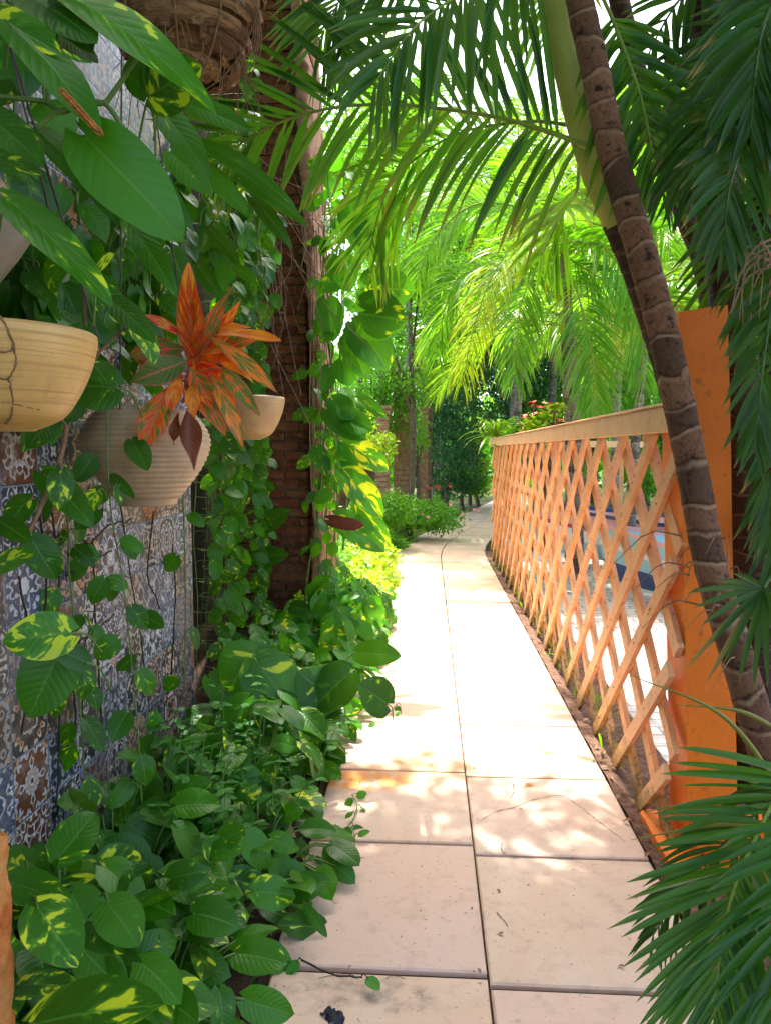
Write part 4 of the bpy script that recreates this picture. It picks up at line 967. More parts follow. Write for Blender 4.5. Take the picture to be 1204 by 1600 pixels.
bowl('ribbed_pot', 'round ribbed stoneware pot hanging on the tiled wall, planted with the red-leaved plant', cr, .215, .315, 'ribbed', 'ribbed', (-.98, 2.45, 3.4))

def coir_material():
    t = NT('dry_palm_fibre'); uv = t.sep(t.n('UVMap', uv_map='UVMap').outputs[0]); co = t.n('TexCoord').outputs['Object']; at = t.n('Attribute', attribute_name='Col'); c = t.sep(at.outputs['Vector'])
    f = t.noise(t.xyz(t.math('MULTIPLY', uv[0], 14.0), t.math('MULTIPLY', uv[1], 90.0)), 1.0, 5, .7, .8); n2 = t.noise(co, 16, 4)
    base = t.mix(c[0], (.15, .075, .035), (.40, .22, .10)); base = t.mix(t.mrange(f, .45, .7), base, (.06, .03, .015)); base = t.mix(t.mrange(n2, .6, .75), base, (.50, .38, .27))
    return t.done(t.pbr(base, .8, t.bump(f, .8, .012), .2))
M['coir'] = coir_material()
def coir_basket():
    c = aty(288, -12, 2.55); t = thing('fibre_basket', 'hanging basket wrapped in bands of dry brown palm fibre, high beside the brick pier', 'hanging basket', c)
    Rr = .245
    for lab in (0,):
        mb = MB()
        inner = MB(); prof = [(Rr * .93 * math.cos(a), .30 * math.sin(a) * .93) for a in np.linspace(-1.5, .3, 14)]; inner.lathe(prof, c, 40, jit=.002); inner.build('core', M['coir'], t)
        for k in range(64):      # overlapping fibre bands, each a curled strip
            z = R.uniform(-.95, .15); a0 = R.uniform(0, 6.28); ln = R.uniform(.8, 2.4); n = 16; w_ = R.uniform(.018, .045); tl = R.uniform(-.12, .12)
            V = []; U = []
            for i in range(n + 1):
                a = a0 + ln * i / n; el = math.asin(max(-.98, min(.9, z))) + tl * (i / n - .5)
                wav = .004 * math.sin(i * 1.3 + k)
                for j, u in enumerate((-1, 0, 1)):
                    e2 = el + u * w_ / Rr * .5; pr = Rr * (1.0 + .02 * (k % 5)) + (.006 if j == 1 else -.004) + wav
                    V.append([c[0] + pr * math.cos(e2) * math.cos(a), c[1] + pr * math.cos(e2) * math.sin(a), c[2] + (.30 / Rr) * pr * math.sin(e2)]); U.append([ln * i / n * .25, (u + 1) * .02 + k])
            Q = [[i * 3 + j, (i + 1) * 3 + j, (i + 1) * 3 + j + 1, i * 3 + j + 1] for i in range(n) for j in range(2)]
            mb.add(V, Q, None, U, [R.random(), 0, 0, 1])
        mb.build('fibre_band', M['coir'], t)
    ts = MB()
    for a in (3.6, 4.2, 4.9, 5.5, 6.1, 1.0):
        P = [[c[0] + Rr * 1.1 * math.cos(e) * math.cos(a), c[1] + Rr * 1.1 * math.cos(e) * math.sin(a), c[2] + .33 * math.sin(e)] for e in np.linspace(-1.3, .5, 12)]; P.append([c[0], c[1], c[2] + .9]); ts.tube(P, .0028, 5)
    ts.build('twine', M['brown_stem'], t)
    hr = MB()
    for k in range(46):
        a = R.uniform(0, 6.28); q = c + [Rr * .8 * math.cos(a), Rr * .8 * math.sin(a), -.2]; l = R.uniform(.06, .22); e = q + [R.uniform(-.05, .08), R.uniform(-.04, .04), -l]
        hr.tube(spline([q, (q + e) / 2 + NR.normal(0, .02, 3), e], 7), .0016, 4)
    for k in range(5): 
        a = aty(378 + k * 3, 10 + 5 * k, 2.5); hr.tube(spline([a + [-.02, 0, .12], a + [.03, 0, .02], a + [.035, 0, -.1], a + [-.01, 0, -.2]], 12), .0018, 4)
    hr.build('loose_fibres', M['brown_stem'], t)
coir_basket()

def chain():
    t = MB(); A, B = aty(101, 147, 1.36), aty(153, 204, 1.38); n = 11
    for i in range(n):
        c = A + (B - A) * (i / (n - 1)); d = nrm(B - A); s1 = nrm(np.cross(d, [0, 1, .2])); 
        if i % 2: s1 = np.cross(d, s1)
        P = [c + d * .0105 * math.cos(a) + s1 * .0055 * math.sin(a) for a in np.linspace(0, 2 * math.pi, 13)]; t.tube(P, .0020, 5, cap=False)
    tag(t.build('chain', M['rust']), 'short rusty orange chain hanging among the leaves at the upper left', 'chain')
chain()

# orange rough column at the lower left corner
def left_column():
    mb = MB(); c = aty(-14, 1500, 1.3)[:2]; V = []; zs = np.linspace(0, .76, 60); n = 24
    for i, z in enumerate(zs):
        for j in range(n):
            a = j / n * 6.283; r = .030 + .007 * abs(math.sin(z * 22 + .4 * math.sin(a * 2))) + .012 * mnoise.fractal(Vector((math.cos(a) * 2, math.sin(a) * 2, z * 12)), 1, 2, 4); V.append([c[0] + r * math.cos(a), c[1] + r * math.sin(a), z])
    V.append([*c, .76]); m = len(zs) * n
    Q = [[i * n + j, i * n + (j + 1) % n, (i + 1) * n + (j + 1) % n, (i + 1) * n + j] for i in range(len(zs) - 1) for j in range(n)]; T = [[(len(zs) - 1) * n + j, (len(zs) - 1) * n + (j + 1) % n, m] for j in range(n)]
    mb.add(V, Q, T); tag(mb.build('clay_column', simple('flaking_orange_clay', (.50, .10, .015), (.66, .30, .08), 9, .85, .9, .015)), 'rough orange clay column cropped by the lower left corner', 'column')
left_column()

# ================================================================== RED-LEAVED PLANT
def red_plant():
    t = thing('red_foliage_plant', 'plant with flaming orange, red and green pointed leaves growing in the ribbed pot', 'plant', (cr[0], cr[1], cr[2] - .04))
    H = [ # base, tip, width px, Y, (green amount, redness), droop
     ((302, 560), (292, 412), 44, 2.34, .0, .75, .1), ((318, 518), (432, 517), 27, 2.30, .0, .1, .25), ((322, 522), (390, 508), 30, 2.38, .0, .2, .1), ((320, 540), (392, 578), 24, 2.30, .25, .1, .5), ((330, 528), (430, 592), 26, 2.26, .55, .0, .5),
     ((292, 565), (206, 593), 46, 2.28, .95, .3, .4), ((290, 545), (197, 545), 40, 2.36, .7, .9, .5), ((288, 525), (230, 488), 18, 2.34, .1, 1., .3), ((296, 560), (362, 600), 40, 2.32, .1, 1.0, .4),
     ((300, 575), (345, 665), 42, 2.24, .6, .5, .6), ((332, 590), (384, 678), 30, 2.22, .55, .1, .6), ((345, 575), (400, 636), 28, 2.24, .7, .4, .5), ((262, 612), (217, 697), 48, 2.22, .45, .6, .5), ((300, 600), (300, 640), 24, 2.22, .0, .1, .6),
     ((280, 590), (262, 640), 26, 2.26, .1, .3, .4), ((320, 560), (352, 520), 34, 2.36, .0, .5, .2), ((286, 590), (215, 560), 38, 2.4, .5, .8, .3), ((300, 530), (300, 470), 34, 2.36, .0, .3, .2), ((308, 560), (340, 540), 36, 2.28, .0, .9, .3),
     ((310, 570), (372, 628), 34, 2.30, .2, .9, .5), ((290, 580), (245, 520), 30, 2.42, .8, .8, .2), ((312, 548), (366, 556), 32, 2.32, .1, .2, .3), ((280, 600), (240, 655), 30, 2.3, .7, .5, .5), ((300, 600), (330, 625), 30, 2.26, .1, .8, .4)]
    f, st = MB(), MB()
    for i, (b, tp, wpx, Y, gr, rd, dr) in enumerate(H):
        B, T_ = aty(*b, Y + .05), aty(*tp, Y - .05); L = np.linalg.norm(T_ - B); W = wpx / FPX * Y * 1.02
        n_ = nrm(CAMP - B) + np.array([R.uniform(-.4, .4), 0, R.uniform(.2, .9)])
        f.leaves(B, T_ - B, n_, L * (1 + dr * .06), W, 'lance', .35, dr, .03, np.array([[R.random(), rd, gr, 1.]]), 12, 6)
        st.tube(spline([aty(300 + R.uniform(-14, 14), 628, 2.42), (aty(300, 600, 2.4) + B) / 2 + [0, 0, .01], B], 10), np.linspace(.006, .0035, 10), 6)
    for k in range(8):
        a = R.uniform(-.6, 1.0); l = R.uniform(60, 125) * (1.15 - .3 * abs(a)); b = (300 + 22 * math.sin(a), 585 - 30 * math.cos(a)); tp = (b[0] + l * math.sin(a), b[1] - l * math.cos(a) + 8 * abs(a)); Y = R.uniform(2.24, 2.46); B, T_ = aty(*b, Y + .04), aty(*tp, Y - .04); L = np.linalg.norm(T_ - B)
        f.leaves(B, T_ - B, nrm(CAMP - B) + np.array([R.uniform(-.6, .6), 0, R.uniform(.1, .9)]), L, R.uniform(18, 28) / FPX * Y, 'lance', .45, R.uniform(.1, .6), .03, np.array([[R.random(), R.uniform(.3, 1), R.choice([0, .1, .3, .6]), 1.]]), 12, 6)
        st.tube(spline([aty(300 + R.uniform(-10, 10), 628, 2.42), (aty(300, 600, 2.4) + B) / 2, B], 10), np.linspace(.006, .0035, 10), 6)
    B, T_ = aty(292, 638, 2.2), aty(306, 728, 2.2); f.leaves(B, T_ - B, nrm(CAMP - B) + [.3, 0, 0], .19, .06, 'lance', .7, .3, .10, np.array([[.4, .9, .2, 0.]]), 12, 6)
    B, T_ = aty(280, 645, 2.2), aty(268, 695, 2.2); f.leaves(B, T_ - B, nrm(CAMP - B) + [-.5, 0, 0], .10, .035, 'lance', .7, .3, .1, np.array([[.2, .9, .2, 0.]]), 10, 4)
    f.build('leaves', M['agla'], t); st.build('stems', simple('red_leaf_stalk', (.60, .12, .07), (.72, .25, .12), 30, .45), t)
red_plant()

# ================================================================== POTHOS VINES
def stem_and_leaves(t, P, r=.003, nl=14, L=(.07, .11), var=.35, mat='pothos', stemmat='stem', face=(.5, -.7, .55), spread=.6, pet=.05, skip=(), away=.0, ye=0.0, f=None, st=None, own=True, start=.0, nv=6, nu=4, droopdir=1.0):
    own = f is None
    if own: f, st = MB(), MB()
    n = max(8, nl * 2); Q = spline(P, n * 2); Q = Q + np.cumsum(NR.normal(0, .002, Q.shape), 0) * .5
    st.tube(Q, np.linspace(r, r * .7, len(Q)), 6)
    ks = np.linspace(start, .995, nl); B, D, N, Ls, C = [], [], [], [], []
    for k, s_ in enumerate(ks):
        q = Q[int(s_ * (len(Q) - 1))]; side = 1 if k % 2 else -1
        d = np.array([side * R.uniform(.2, 1), -R.uniform(.1, .9), R.uniform(-.2, .7)]); d = nrm(d)
        l = R.uniform(*L); pl = pet * R.uniform(.6, 1.5); b = q + d * pl; b[0] = max(b[0], -1.17)
        st.tube(spline([q, q + d * pl * .5 + [0, 0, .012], b], 5), r * .55, 5, cap=False)
        nn = nrm(np.array(face) + NR.normal(0, spread * .6, 3)); dd = nrm(np.array([side * R.uniform(.1, .9), -R.uniform(-.1, .5), -R.uniform(.3, 1.3) * droopdir]) + NR.normal(0, .15, 3))
        B.append(b); D.append(dd); N.append(nn); Ls.append(l); C.append([R.random(), max(0, var + R.uniform(-.35, .35)), 1.0 if R.random() < ye else 0, 1])
    B = np.array(B); Ls = np.array(Ls); k = len(B)
    f.leaves(B, np.array(D), np.array(N), Ls, Ls * NR.uniform(.62, .82, k), 'heart', NR.uniform(.1, .45, k), NR.uniform(.15, .9, k), NR.uniform(.01, .035, k), np.array(C), nv, nu)
    if own:
        o = f.build('leaves', M[mat], t); st.build('stem', M[stemmat], t)

def vine(lab, P, group=None, **kw):
    P = np.asarray(P, float); t = thing('pothos_vine', lab, 'vine', P[0], group); stem_and_leaves(t, P, **kw); return t
def wallP(pts, X=-1.14): return [atx(a, b, X) for a, b in pts]

# hanging strands in front of the tiles
WV = 'thin vines hanging down the tiled wall'
vine('thin green vine hanging from the ribbed pot, crossing its left shoulder', [aty(166, 600, 2.2), aty(168, 700, 2.2), aty(176, 800, 2.2), aty(196, 900, 2.22), aty(206, 1000, 2.22), aty(214, 1120, 2.22), aty(222, 1250, 2.22)], WV, nl=11, L=(.06, .10), var=.2, pet=.04, start=.2)
vine('dark stemmed vine just right of the one crossing the ribbed pot', [atx(186, 770, -1.12), atx(205, 900, -1.1), atx(222, 1000, -1.1), atx(238, 1130, -1.1), atx(252, 1230, -1.08)], WV, nl=8, L=(.07, .10), stemmat='dark_stem', var=.2)
vine('long straight green vine at the right end of the blue tiles', wallP([(285, 760), (287, 850), (288, 1000), (290, 1130), (296, 1220)], -1.12), WV, nl=7, L=(.08, .11), var=.15, r=.004)
vine('vine with few leaves left of the ribbed pot', wallP([(105, 790), (112, 870), (122, 1000), (128, 1100), (140, 1220)], -1.12), WV, nl=12, L=(.08, .12), var=.45, r=.004)
vine('dark vine loop between the brown stem and the ribbed pot', wallP([(120, 830), (145, 880), (146, 960), (130, 1030), (132, 1150)], -1.14), WV, nl=9, L=(.06, .09), stemmat='dark_stem', var=.3)
vine('thick pinkish brown stem slanting down below the big cream bowl', [aty(104, 668, 1.9), aty(85, 740, 1.85), aty(58, 800, 1.8), aty(20, 870, 1.75), aty(-30, 930, 1.7)], None, nl=5, L=(.09, .12), r=.0075, stemmat='brown_stem', var=.4)
vine('looping brown stem between the big cream bowl and the ribbed pot', [aty(128, 420, 1.95), aty(134, 480, 1.95), aty(139, 555, 1.95), aty(147, 566, 1.95), aty(165, 545, 1.97), aty(190, 520, 2.0)], None, nl=6, L=(.10, .15), r=.005, stemmat='brown_stem', var=.5)
# bare dark tendrils on the tiles
mb = MB()
for pts in [[(60, 780), (70, 900), (66, 1010), (76, 1130)], [(80, 800), (92, 900), (88, 1000), (96, 1120), (90, 1260)], [(140, 850), (170, 820), (200, 810)], [(105, 900), (140, 885), (175, 860)], [(120, 1010), (150, 985), (180, 965)], [(240, 800), (232, 900), (250, 960)], [(100, 1020), (112, 1090), (104, 1180)], [(270, 850), (275, 950), (268, 1060)], [(30, 900), (45, 1000), (30, 1150)], [(145, 840), (150, 1000), (158, 1180)]]:
    P = spline(wallP(pts, -1.185), 26); P[:, 1:] += np.cumsum(NR.normal(0, .003, (26, 2)), 0); mb.tube(P, .0035, 5)
tag(mb.build('bare_tendrils', M['dark_stem']), 'bare dark leafless tendrils lying on the patterned tiles', 'tendril')

# curtain of smaller vines between the tiled wall and the pier
CV = 'vines curtaining the dark gap by the brick pier'
lc = 'small-leaved curtain vine between tiles and brick pier'
for k in range(26):
    px = R.uniform(312, 372); y0 = R.uniform(-60, 560) if k % 3 else R.uniform(560, 760); Y = R.uniform(4.0, 5.3)
    y1 = min(1180, y0 + R.uniform(350, 760)); pts = [(px + R.uniform(-10, 10), y0 + (y1 - y0) * f) for f in np.linspace(0, 1, 6)]
    vine(lc, [aty(a, b, Y) for a, b in pts], CV, nl=int((y1 - y0) / 24), L=(.08, .12), mat='pothos_mid' if k % 2 else 'pothos', var=.25, r=.0028, start=.0, face=(.3, -.9, .4))
# tangled mass up behind the red plant
TV = 'tangled vines above the red-leaved plant'
for k in range(22):
    px, py = R.uniform(150, 400), R.uniform(200, 360); Y = 2.7 + (px - 150) / 320 * 2.6; Y += R.uniform(-.3, .3); ln = R.uniform(80, 260)
    pts = [(px + R.uniform(-14, 14) + 30 * f, py + ln * f) for f in np.linspace(0, 1, 5)]
    vine('dark vine in the tangle above the red plant', [aty(a, b, min(Y, 5.6)) for a, b in pts], TV, nl=int(ln / 12), L=(.08, .135), var=.08, face=(.4, -.8, .7), spread=.9)
# dark mass in the gap itself and over the top of the tiled wall
for k in range(3):
    px = -20 + k * 40; vine('leafy vine spilling over the top of the tiled wall', [atx(px, -300 + 0 * k, -1.12), atx(px + 8, -100, -1.1), atx(px + 5, 100 + R.uniform(0, 200), -1.08)], 'vines spilling over the tiled wall', nl=10, L=(.12, .18), var=.35, r=.006)
for k in range(10):
    px = R.uniform(20, 250); y0 = R.uniform(300, 420); vine('shaded vine on tiles between bowl and red plant', [atx(px, y0, -1.13), atx(px + 6, y0 + 120, -1.12), atx(px + 2, y0 + R.uniform(150, 260), -1.12)], 'shaded vines between the pots', nl=12, L=(.10, .16), var=.2, r=.005, face=(.7, -.5, .4))
# dry hair-like roots in front of the pier
mb = MB()
for k in range(46):
    a = (R.uniform(300, 480), R.uniform(200, 420)); b = (a[0] + R.uniform(-40, 110), a[1] + R.uniform(60, 260)); Y = R.uniform(4.6, 5.6)
    c = ((a[0] + b[0]) / 2 + R.uniform(-40, 40), (a[1] + b[1]) / 2 + R.uniform(-30, 30)); mb.tube(spline([aty(*a, Y), aty(*c, Y + .1), aty(*b, Y)], 14), .0026, 4)
for k in range(9):
    x = R.uniform(480, 520); mb.tube(spline([aty(x, R.uniform(300, 500), 5.9), aty(x + R.uniform(-25, 20), 700, 5.9), aty(x + R.uniform(-20, 15), R.uniform(800, 980), 5.85)], 20), .005, 5)
tag(mb.build('dry_roots', simple('dry_root', (.16, .09, .06), (.34, .22, .16), 20, .9)), 'mesh of dry hair-thin aerial roots hanging in front of the brick pier', 'roots')

# leaves placed one by one from the photograph: base px, tip px, width px, Y, variegation, droop, tilt
def hero(lab, L, mat='pothos', stems=(), name='pothos_vine', group=None, sm='stem', sr=.0045):
    B0 = aty(*L[0][0], L[0][3]); t = thing(name, lab, 'vine', B0, group); f, st = MB(), MB()
    for e in L:
        b, tp, wpx, Y, var, dr = e[:6]; tl = e[6] if len(e) > 6 else (0, 0, .5); ye = e[7] if len(e) > 7 else 0
        B, T_ = aty(*b, Y + .03), aty(*tp, Y - .03); L_ = np.linalg.norm(T_ - B); W = wpx / FPX * Y * 1.12; n_ = nrm(CAMP - B) + np.array(tl)
        f.leaves(B, T_ - B, n_, L_ * (1.02 + dr * .08), W, 'heart', R.uniform(.12, .3), dr, .012, np.array([[R.random(), var, ye, 1.]]), 14, 8)
        dirn = nrm(B - T_); st = MB(); st.tube(spline([B, B + dirn * .03 + [0, .02, -.01], B + dirn * .06 + [-.02, .07, -.07]], 8), .0028, 5); st.build('petiole', M[sm], t)
    f.build('leaves', M[mat], t)
    for pts, Y in stems:
        st = MB(); st.tube(spline([aty(a, b, Y) for a, b in pts], 24), sr, 7); st.build('stem', M[sm], t)
    return t
hero('big-leaved pothos at the upper left with broad glossy leaves over the tiles', [
  ((78, 12), (142, 48), 62, 1.50, .1, .3), ((30, -20), (140, 50), 80, 1.52, .0, .3, (0, 0, 1)), ((110, -5), (332, 103), 74, 1.50, .55, .5, (.1, 0, .9)), ((20, 45), (157, 156), 72, 1.42, .12, .5, (.2, 0, .9)),
  ((-30, 20), (80, 60), 60, 1.45, .6, .3), ((135, 215), (270, 348), 104, 1.45, .15, .4, (0, 0, .2)), ((150, 205), (308, 300), 56, 1.55, .1, .6, (.2, 0, 1.1)), ((60, 205), (186, 306), 50, 1.6, .15, .5, (.2, 0, .9)),
  ((12, 312), (172, 436), 62, 1.42, .42, .4, (.3, 0, .6)), ((150, 425), (172, 395), 22, 1.45, 1.2, .2), ((205, 352), (273, 442), 38, 1.7, .35, .4, (.2, 0, .3)), ((-20, 180), (60, 240), 60, 1.55, .3, .3), ((-10, 250), (55, 262), 34, 1.5, .6, .2), ((100, 60), (148, 88), 30, 1.6, .1, .2),
  ((232, 150), (222, 84), 66, 1.60, .1, .2, (-.3, 0, .5)), ((236, 148), (307, 104), 74, 1.58, .72, .2, (0, 0, .2)), ((175, 470), (236, 518), 38, 1.8, .1, .4), ((300, 165), (382, 192), 34, 1.9, .1, .3, (0, 0, .4)), ((255, 175), (320, 250), 44, 1.75, .1, .5)],
  stems=[([(-10, 150), (40, 155), (75, 160), (95, 175), (120, 168), (165, 162), (205, 225)], 1.55), ([(75, 160), (74, 60), (72, 20)], 1.55), ([(165, 162), (195, 120), (215, 90)], 1.58), ([(60, 200), (90, 175), (165, 160)], 1.54)], sr=.0055)
hero('cluster of pointed green leaves reaching right towards the pier, below the palm frond tip', [
  ((325, 228), (460, 294), 30, 2.6, .1, .5, (.1, 0, .7)), ((308, 255), (384, 312), 34, 2.6, .05, .5, (.1, 0, .7)), ((380, 282), (478, 330), 26, 2.9, .05, .5, (.1, 0, .7)), ((395, 310), (455, 372), 24, 3.0, .1, .5, (.1, 0, .5)), ((330, 360), (372, 405), 22, 3.0, .1, .3),
  ((312, 418), (345, 462), 26, 2.9, .0, .3), ((345, 412), (350, 452), 18, 2.9, .0, .3), ((365, 415), (402, 440), 18, 3.0, .2, .3), ((270, 240), (322, 290), 44, 2.2, .1, .4, (0, 0, .3)), ((270, 395), (300, 470), 40, 2.5, .1, .3)])
hero('variegated pothos leaf with a yellow lower half, low on the left against the tiles', [((108, 990), (6, 1000), 72, 1.65, .95, .3, (-.2, 0, .1)), ((95, 1020), (42, 1120), 84, 1.75, .0, .3), ((135, 1035), (82, 1010), 40, 1.72, .1, .2)])
hero('round variegated leaves at the left edge under the big bowl', [((0, 815), (42, 838), 38, 1.6, .1, .3), ((-10, 885), (42, 862), 44, 1.6, .75, .3), ((70, 742), (142, 808), 48, 1.9, .35, .4), ((182, 606), (100, 598), 74, 1.95, .40, .3, (0, 0, .3)), ((208, 690), (230, 728), 34, 2.18, .0, .3), ((178, 745), (208, 772), 16, 2.18, .1, .3), ((150, 770), (134, 800), 26, 2.1, 1.0, .3)])
hero('pair of large variegated leaves near the foot of the brick pier', [((402, 1022), (352, 1078), 84, 3.3, .65, .3, (0, 0, .2)), ((402, 1035), (462, 1112), 84, 3.25, .42, .3, (0, 0, .2)), ((530, 1100), (470, 1052), 78, 3.3, .35, .3, (0, 0, .2)), ((546, 1052), (485, 1105), 66, 3.28, .4, .3), ((330, 1060), (372, 1110), 40, 3.3, .1, .3), ((560, 1020), (622, 1022), 40, 3.5, .1, .3, (0, 0, .4)), ((605, 1100), (565, 1070), 60, 3.2, .3, .3)])
hero('upright single leaves in front of the dark brick pier face', [((408, 822), (450, 798), 30, 5.2, .1, .2, (0, 0, 0)), ((396, 872), (448, 866), 30, 5.1, .1, .2, (0, 0, 0)), ((455, 948), (482, 950), 24, 4.8, .0, .2)])
hero('climbing pothos on the pier edge whose big leaves glow yellow-green in the sun', [
  ((585, 300), (578, 402), 56, 5.3, .15, .2, (0, 0, .1)), ((606, 330), (598, 408), 44, 5.35, .75, .2, (0, 0, .1)), ((545, 320), (572, 392), 44, 5.3, .2, .3), ((570, 450), (645, 452), 62, 5.2, .55, .3, (0, 0, .1)), ((562, 490), (632, 500), 70, 5.15, .5, .3, (0, 0, .1)),
  ((558, 508), (608, 572), 62, 5.2, .35, .3, (.3, .3, .1)), ((546, 528), (572, 588), 40, 5.2, .1, .3), ((528, 400), (545, 452), 44, 5.3, .1, .2), ((512, 470), (520, 530), 40, 5.3, .1, .2), ((535, 565), (545, 600), 36, 5.2, .1, .3),
  ((515, 575), (505, 612), 26, 5.2, .0, .2), ((520, 625), (552, 652), 36, 5.2, .0, .3), ((560, 625), (602, 648), 24, 5.2, .5, .4), ((515, 640), (570, 682), 46, 5.2, .0, .3), ((535, 655), (580, 668), 40, 5.2, .0, .3), ((495, 700), (512, 742), 26, 5.3, .5, .2)], sm='stem', mat='pothos_mid',
  stems=[([(545, 310), (522, 420), (512, 520), (520, 600), (505, 700), (498, 800), (480, 900), (476, 985)], 5.5), ([(560, 640), (545, 720), (540, 800), (536, 860)], 5.4)], sr=.008)
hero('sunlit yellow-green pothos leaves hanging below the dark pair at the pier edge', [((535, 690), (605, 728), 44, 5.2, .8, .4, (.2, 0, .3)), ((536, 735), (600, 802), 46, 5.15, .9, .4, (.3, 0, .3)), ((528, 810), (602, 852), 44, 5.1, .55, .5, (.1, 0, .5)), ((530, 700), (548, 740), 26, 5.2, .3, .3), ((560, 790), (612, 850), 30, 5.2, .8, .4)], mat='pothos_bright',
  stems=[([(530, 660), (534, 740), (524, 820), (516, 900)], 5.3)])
mb = MB(); B, T_ = aty(515, 812, 5.05), aty(568, 826, 5.05); mb.leaves(B, T_ - B, nrm(CAMP - B) + [0, 0, -.5], .25, .11, 'heart', .3, .4, .03, np.array([[.2, 0, 0, 1.]]), 10, 6)
tag(mb.build('dead_leaf', simple('dead_brown_leaf', (.06, .015, .01), (.14, .04, .02), 20, .7)), 'single dead dark brown leaf hanging among the yellow-green leaves by the pier', 'leaf')
# foot of the pier
for k in range(12):
    a = (R.uniform(470, 560), R.uniform(860, 960)); Y = R.uniform(4.7, 5.8)
    vine('leafy shoot at the foot of the brick pier', [aty(a[0], a[1] + 30, Y), aty(a[0] + R.uniform(10, 40), a[1] + 60, Y - .2), aty(a[0] + R.uniform(0, 40), a[1] + R.uniform(80, 150), Y - .4)], 'leafy shoots at the pier foot', nl=12, L=(.12, .19), var=.3, mat='pothos_bright' if k % 3 else 'pothos', face=(.3, -.5, .9))

# ------------------------------------------------------------------ plants of the bed
def bed_pothos(lab, x, y, h, nl, L, var, spread=.3, mat='pothos', group='pothos plants of the bed', zlo=.05):
    t = thing('pothos_plant', lab, 'plant', (x, y, 0), group); f, st = MB(), MB(); B, D, N, Ls, C = [], [], [], [], []
    for k in range(nl):
        a = R.uniform(0, 6.28); r = spread * math.sqrt(R.random()); z = zlo + h * (R.random() ** .8) * (1 - .45 * r / spread); b = np.array([x + r * math.cos(a), y + r * math.sin(a), z])
        if b[0] > -.5: b[2] *= .7
        if b[0] < -1.16: b[0] = -1.14
        dd = nrm(np.array([.45 + .6 * math.cos(a), -.35 + .6 * math.sin(a), R.uniform(-.5, .15)]) + NR.normal(0, .35, 3)); nn = nrm(np.array([.35, -.45, 1.0]) + NR.normal(0, .35, 3))
        B.append(b); D.append(dd); N.append(nn); Ls.append(R.uniform(*L)); C.append([R.random(), max(0, var + R.uniform(-.35, .4)), 0, 1])
        q = np.array([x + r * .4 * math.cos(a), y + r * .4 * math.sin(a), z * .25]); st.tube(spline([q, (q + b) / 2 + [0, 0, .04], b], 6), .0032, 5, cap=False)
    Ls = np.array(Ls); k = len(B); f.leaves(np.array(B), np.array(D), np.array(N), Ls, Ls * NR.uniform(.68, .86, k), 'heart', NR.uniform(.1, .35, k), NR.uniform(.2, .9, k), NR.uniform(.01, .03, k), np.array(C), 8, 6)
    f.build('leaves', M[mat], t); st.build('stalks', M['stem'], t); return t
PL1 = 'one of the variegated pothos plants filling the front of the bed at the lower left'
BL = ['variegated pothos plant in front of the tiles beside the clay column', 'variegated pothos plant at the path edge in the bottom left foreground', 'pothos plant against the tiles, behind the one beside the clay column',
 'low pothos plant at the path edge beside the second slab', 'low pothos at the path edge beside the orange stained slab', 'tall pothos against the tiles under the ribbed pot', 'pothos in mid bed between the herbs and the tiled wall', 'broad-leaved pothos in the very bottom left corner']
for (x, y, h, nl, L, v) in [(-.95, 1.75, .50, 60, (.11, .17), .35), (-.72, 1.72, .34, 40, (.10, .15), .3), (-.98, 2.15, .46, 46, (.10, .16), .2), (-.68, 2.1, .30, 40, (.09, .14), .25), (-.60, 2.45, .22, 36, (.08, .13), .2), (-1.0, 2.6, .44, 46, (.10, .15), .15), (-.75, 2.7, .25, 30, (.09, .14), .3), (-.9, 1.45, .42, 30, (.12, .18), .5)]:
    bed_pothos(BL.pop(0), x, y, h, nl, L, v)
ORD = ['first', 'second', 'third', 'fourth', 'fifth', 'sixth', 'seventh', 'eighth', 'ninth', 'tenth', 'eleventh', 'twelfth', 'thirteenth']
PL2 = 'one of the green pothos plants in the middle of the bed, below the hanging vines'
for k in range(13):
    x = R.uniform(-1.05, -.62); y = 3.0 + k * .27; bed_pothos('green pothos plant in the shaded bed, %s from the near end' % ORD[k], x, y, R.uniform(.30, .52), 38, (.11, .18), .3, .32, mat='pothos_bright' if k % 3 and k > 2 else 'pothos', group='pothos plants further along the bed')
hero('large pale-edged pothos leaves close to the viewer at the bottom left', [((55, 1600), (232, 1556), 108, 1.22, .62, .25, (-.1, 0, .8)), ((150, 1440), (190, 1480), 70, 1.45, .4, .3, (0, 0, 1)), ((60, 1420), (120, 1500), 84, 1.35, .75, .3, (0, 0, 1.0)), ((170, 1412), (215, 1470), 70, 1.45, .15, .3, (0, 0, .8)), ((20, 1380), (95, 1400), 62, 1.45, .3, .3, (0, 0, 1)), ((30, 1540), (110, 1530), 50, 1.35, .7, .3, (0, 0, 1))])
hero('variegated leaves crowding the path edge near the front joint', [((505, 1450), (440, 1440), 46, 2.15, .3, .3, (0, 0, .9)), ((455, 1530), (505, 1560), 48, 2.0, .35, .3, (0, 0, .9)), ((400, 1520), (440, 1590), 56, 1.95, .4, .3, (0, 0, .9)), ((350, 1490), (300, 1550), 52, 1.9, .85, .3, (0, 0, .7)), ((345, 1440), (385, 1500), 54, 2.0, .2, .3, (0, 0, .8)), ((260, 1450), (285, 1560), 44, 1.85, .6, .3, (0, 0, .5)), ((480, 1420), (510, 1460), 18, 2.15, .0, .3)])

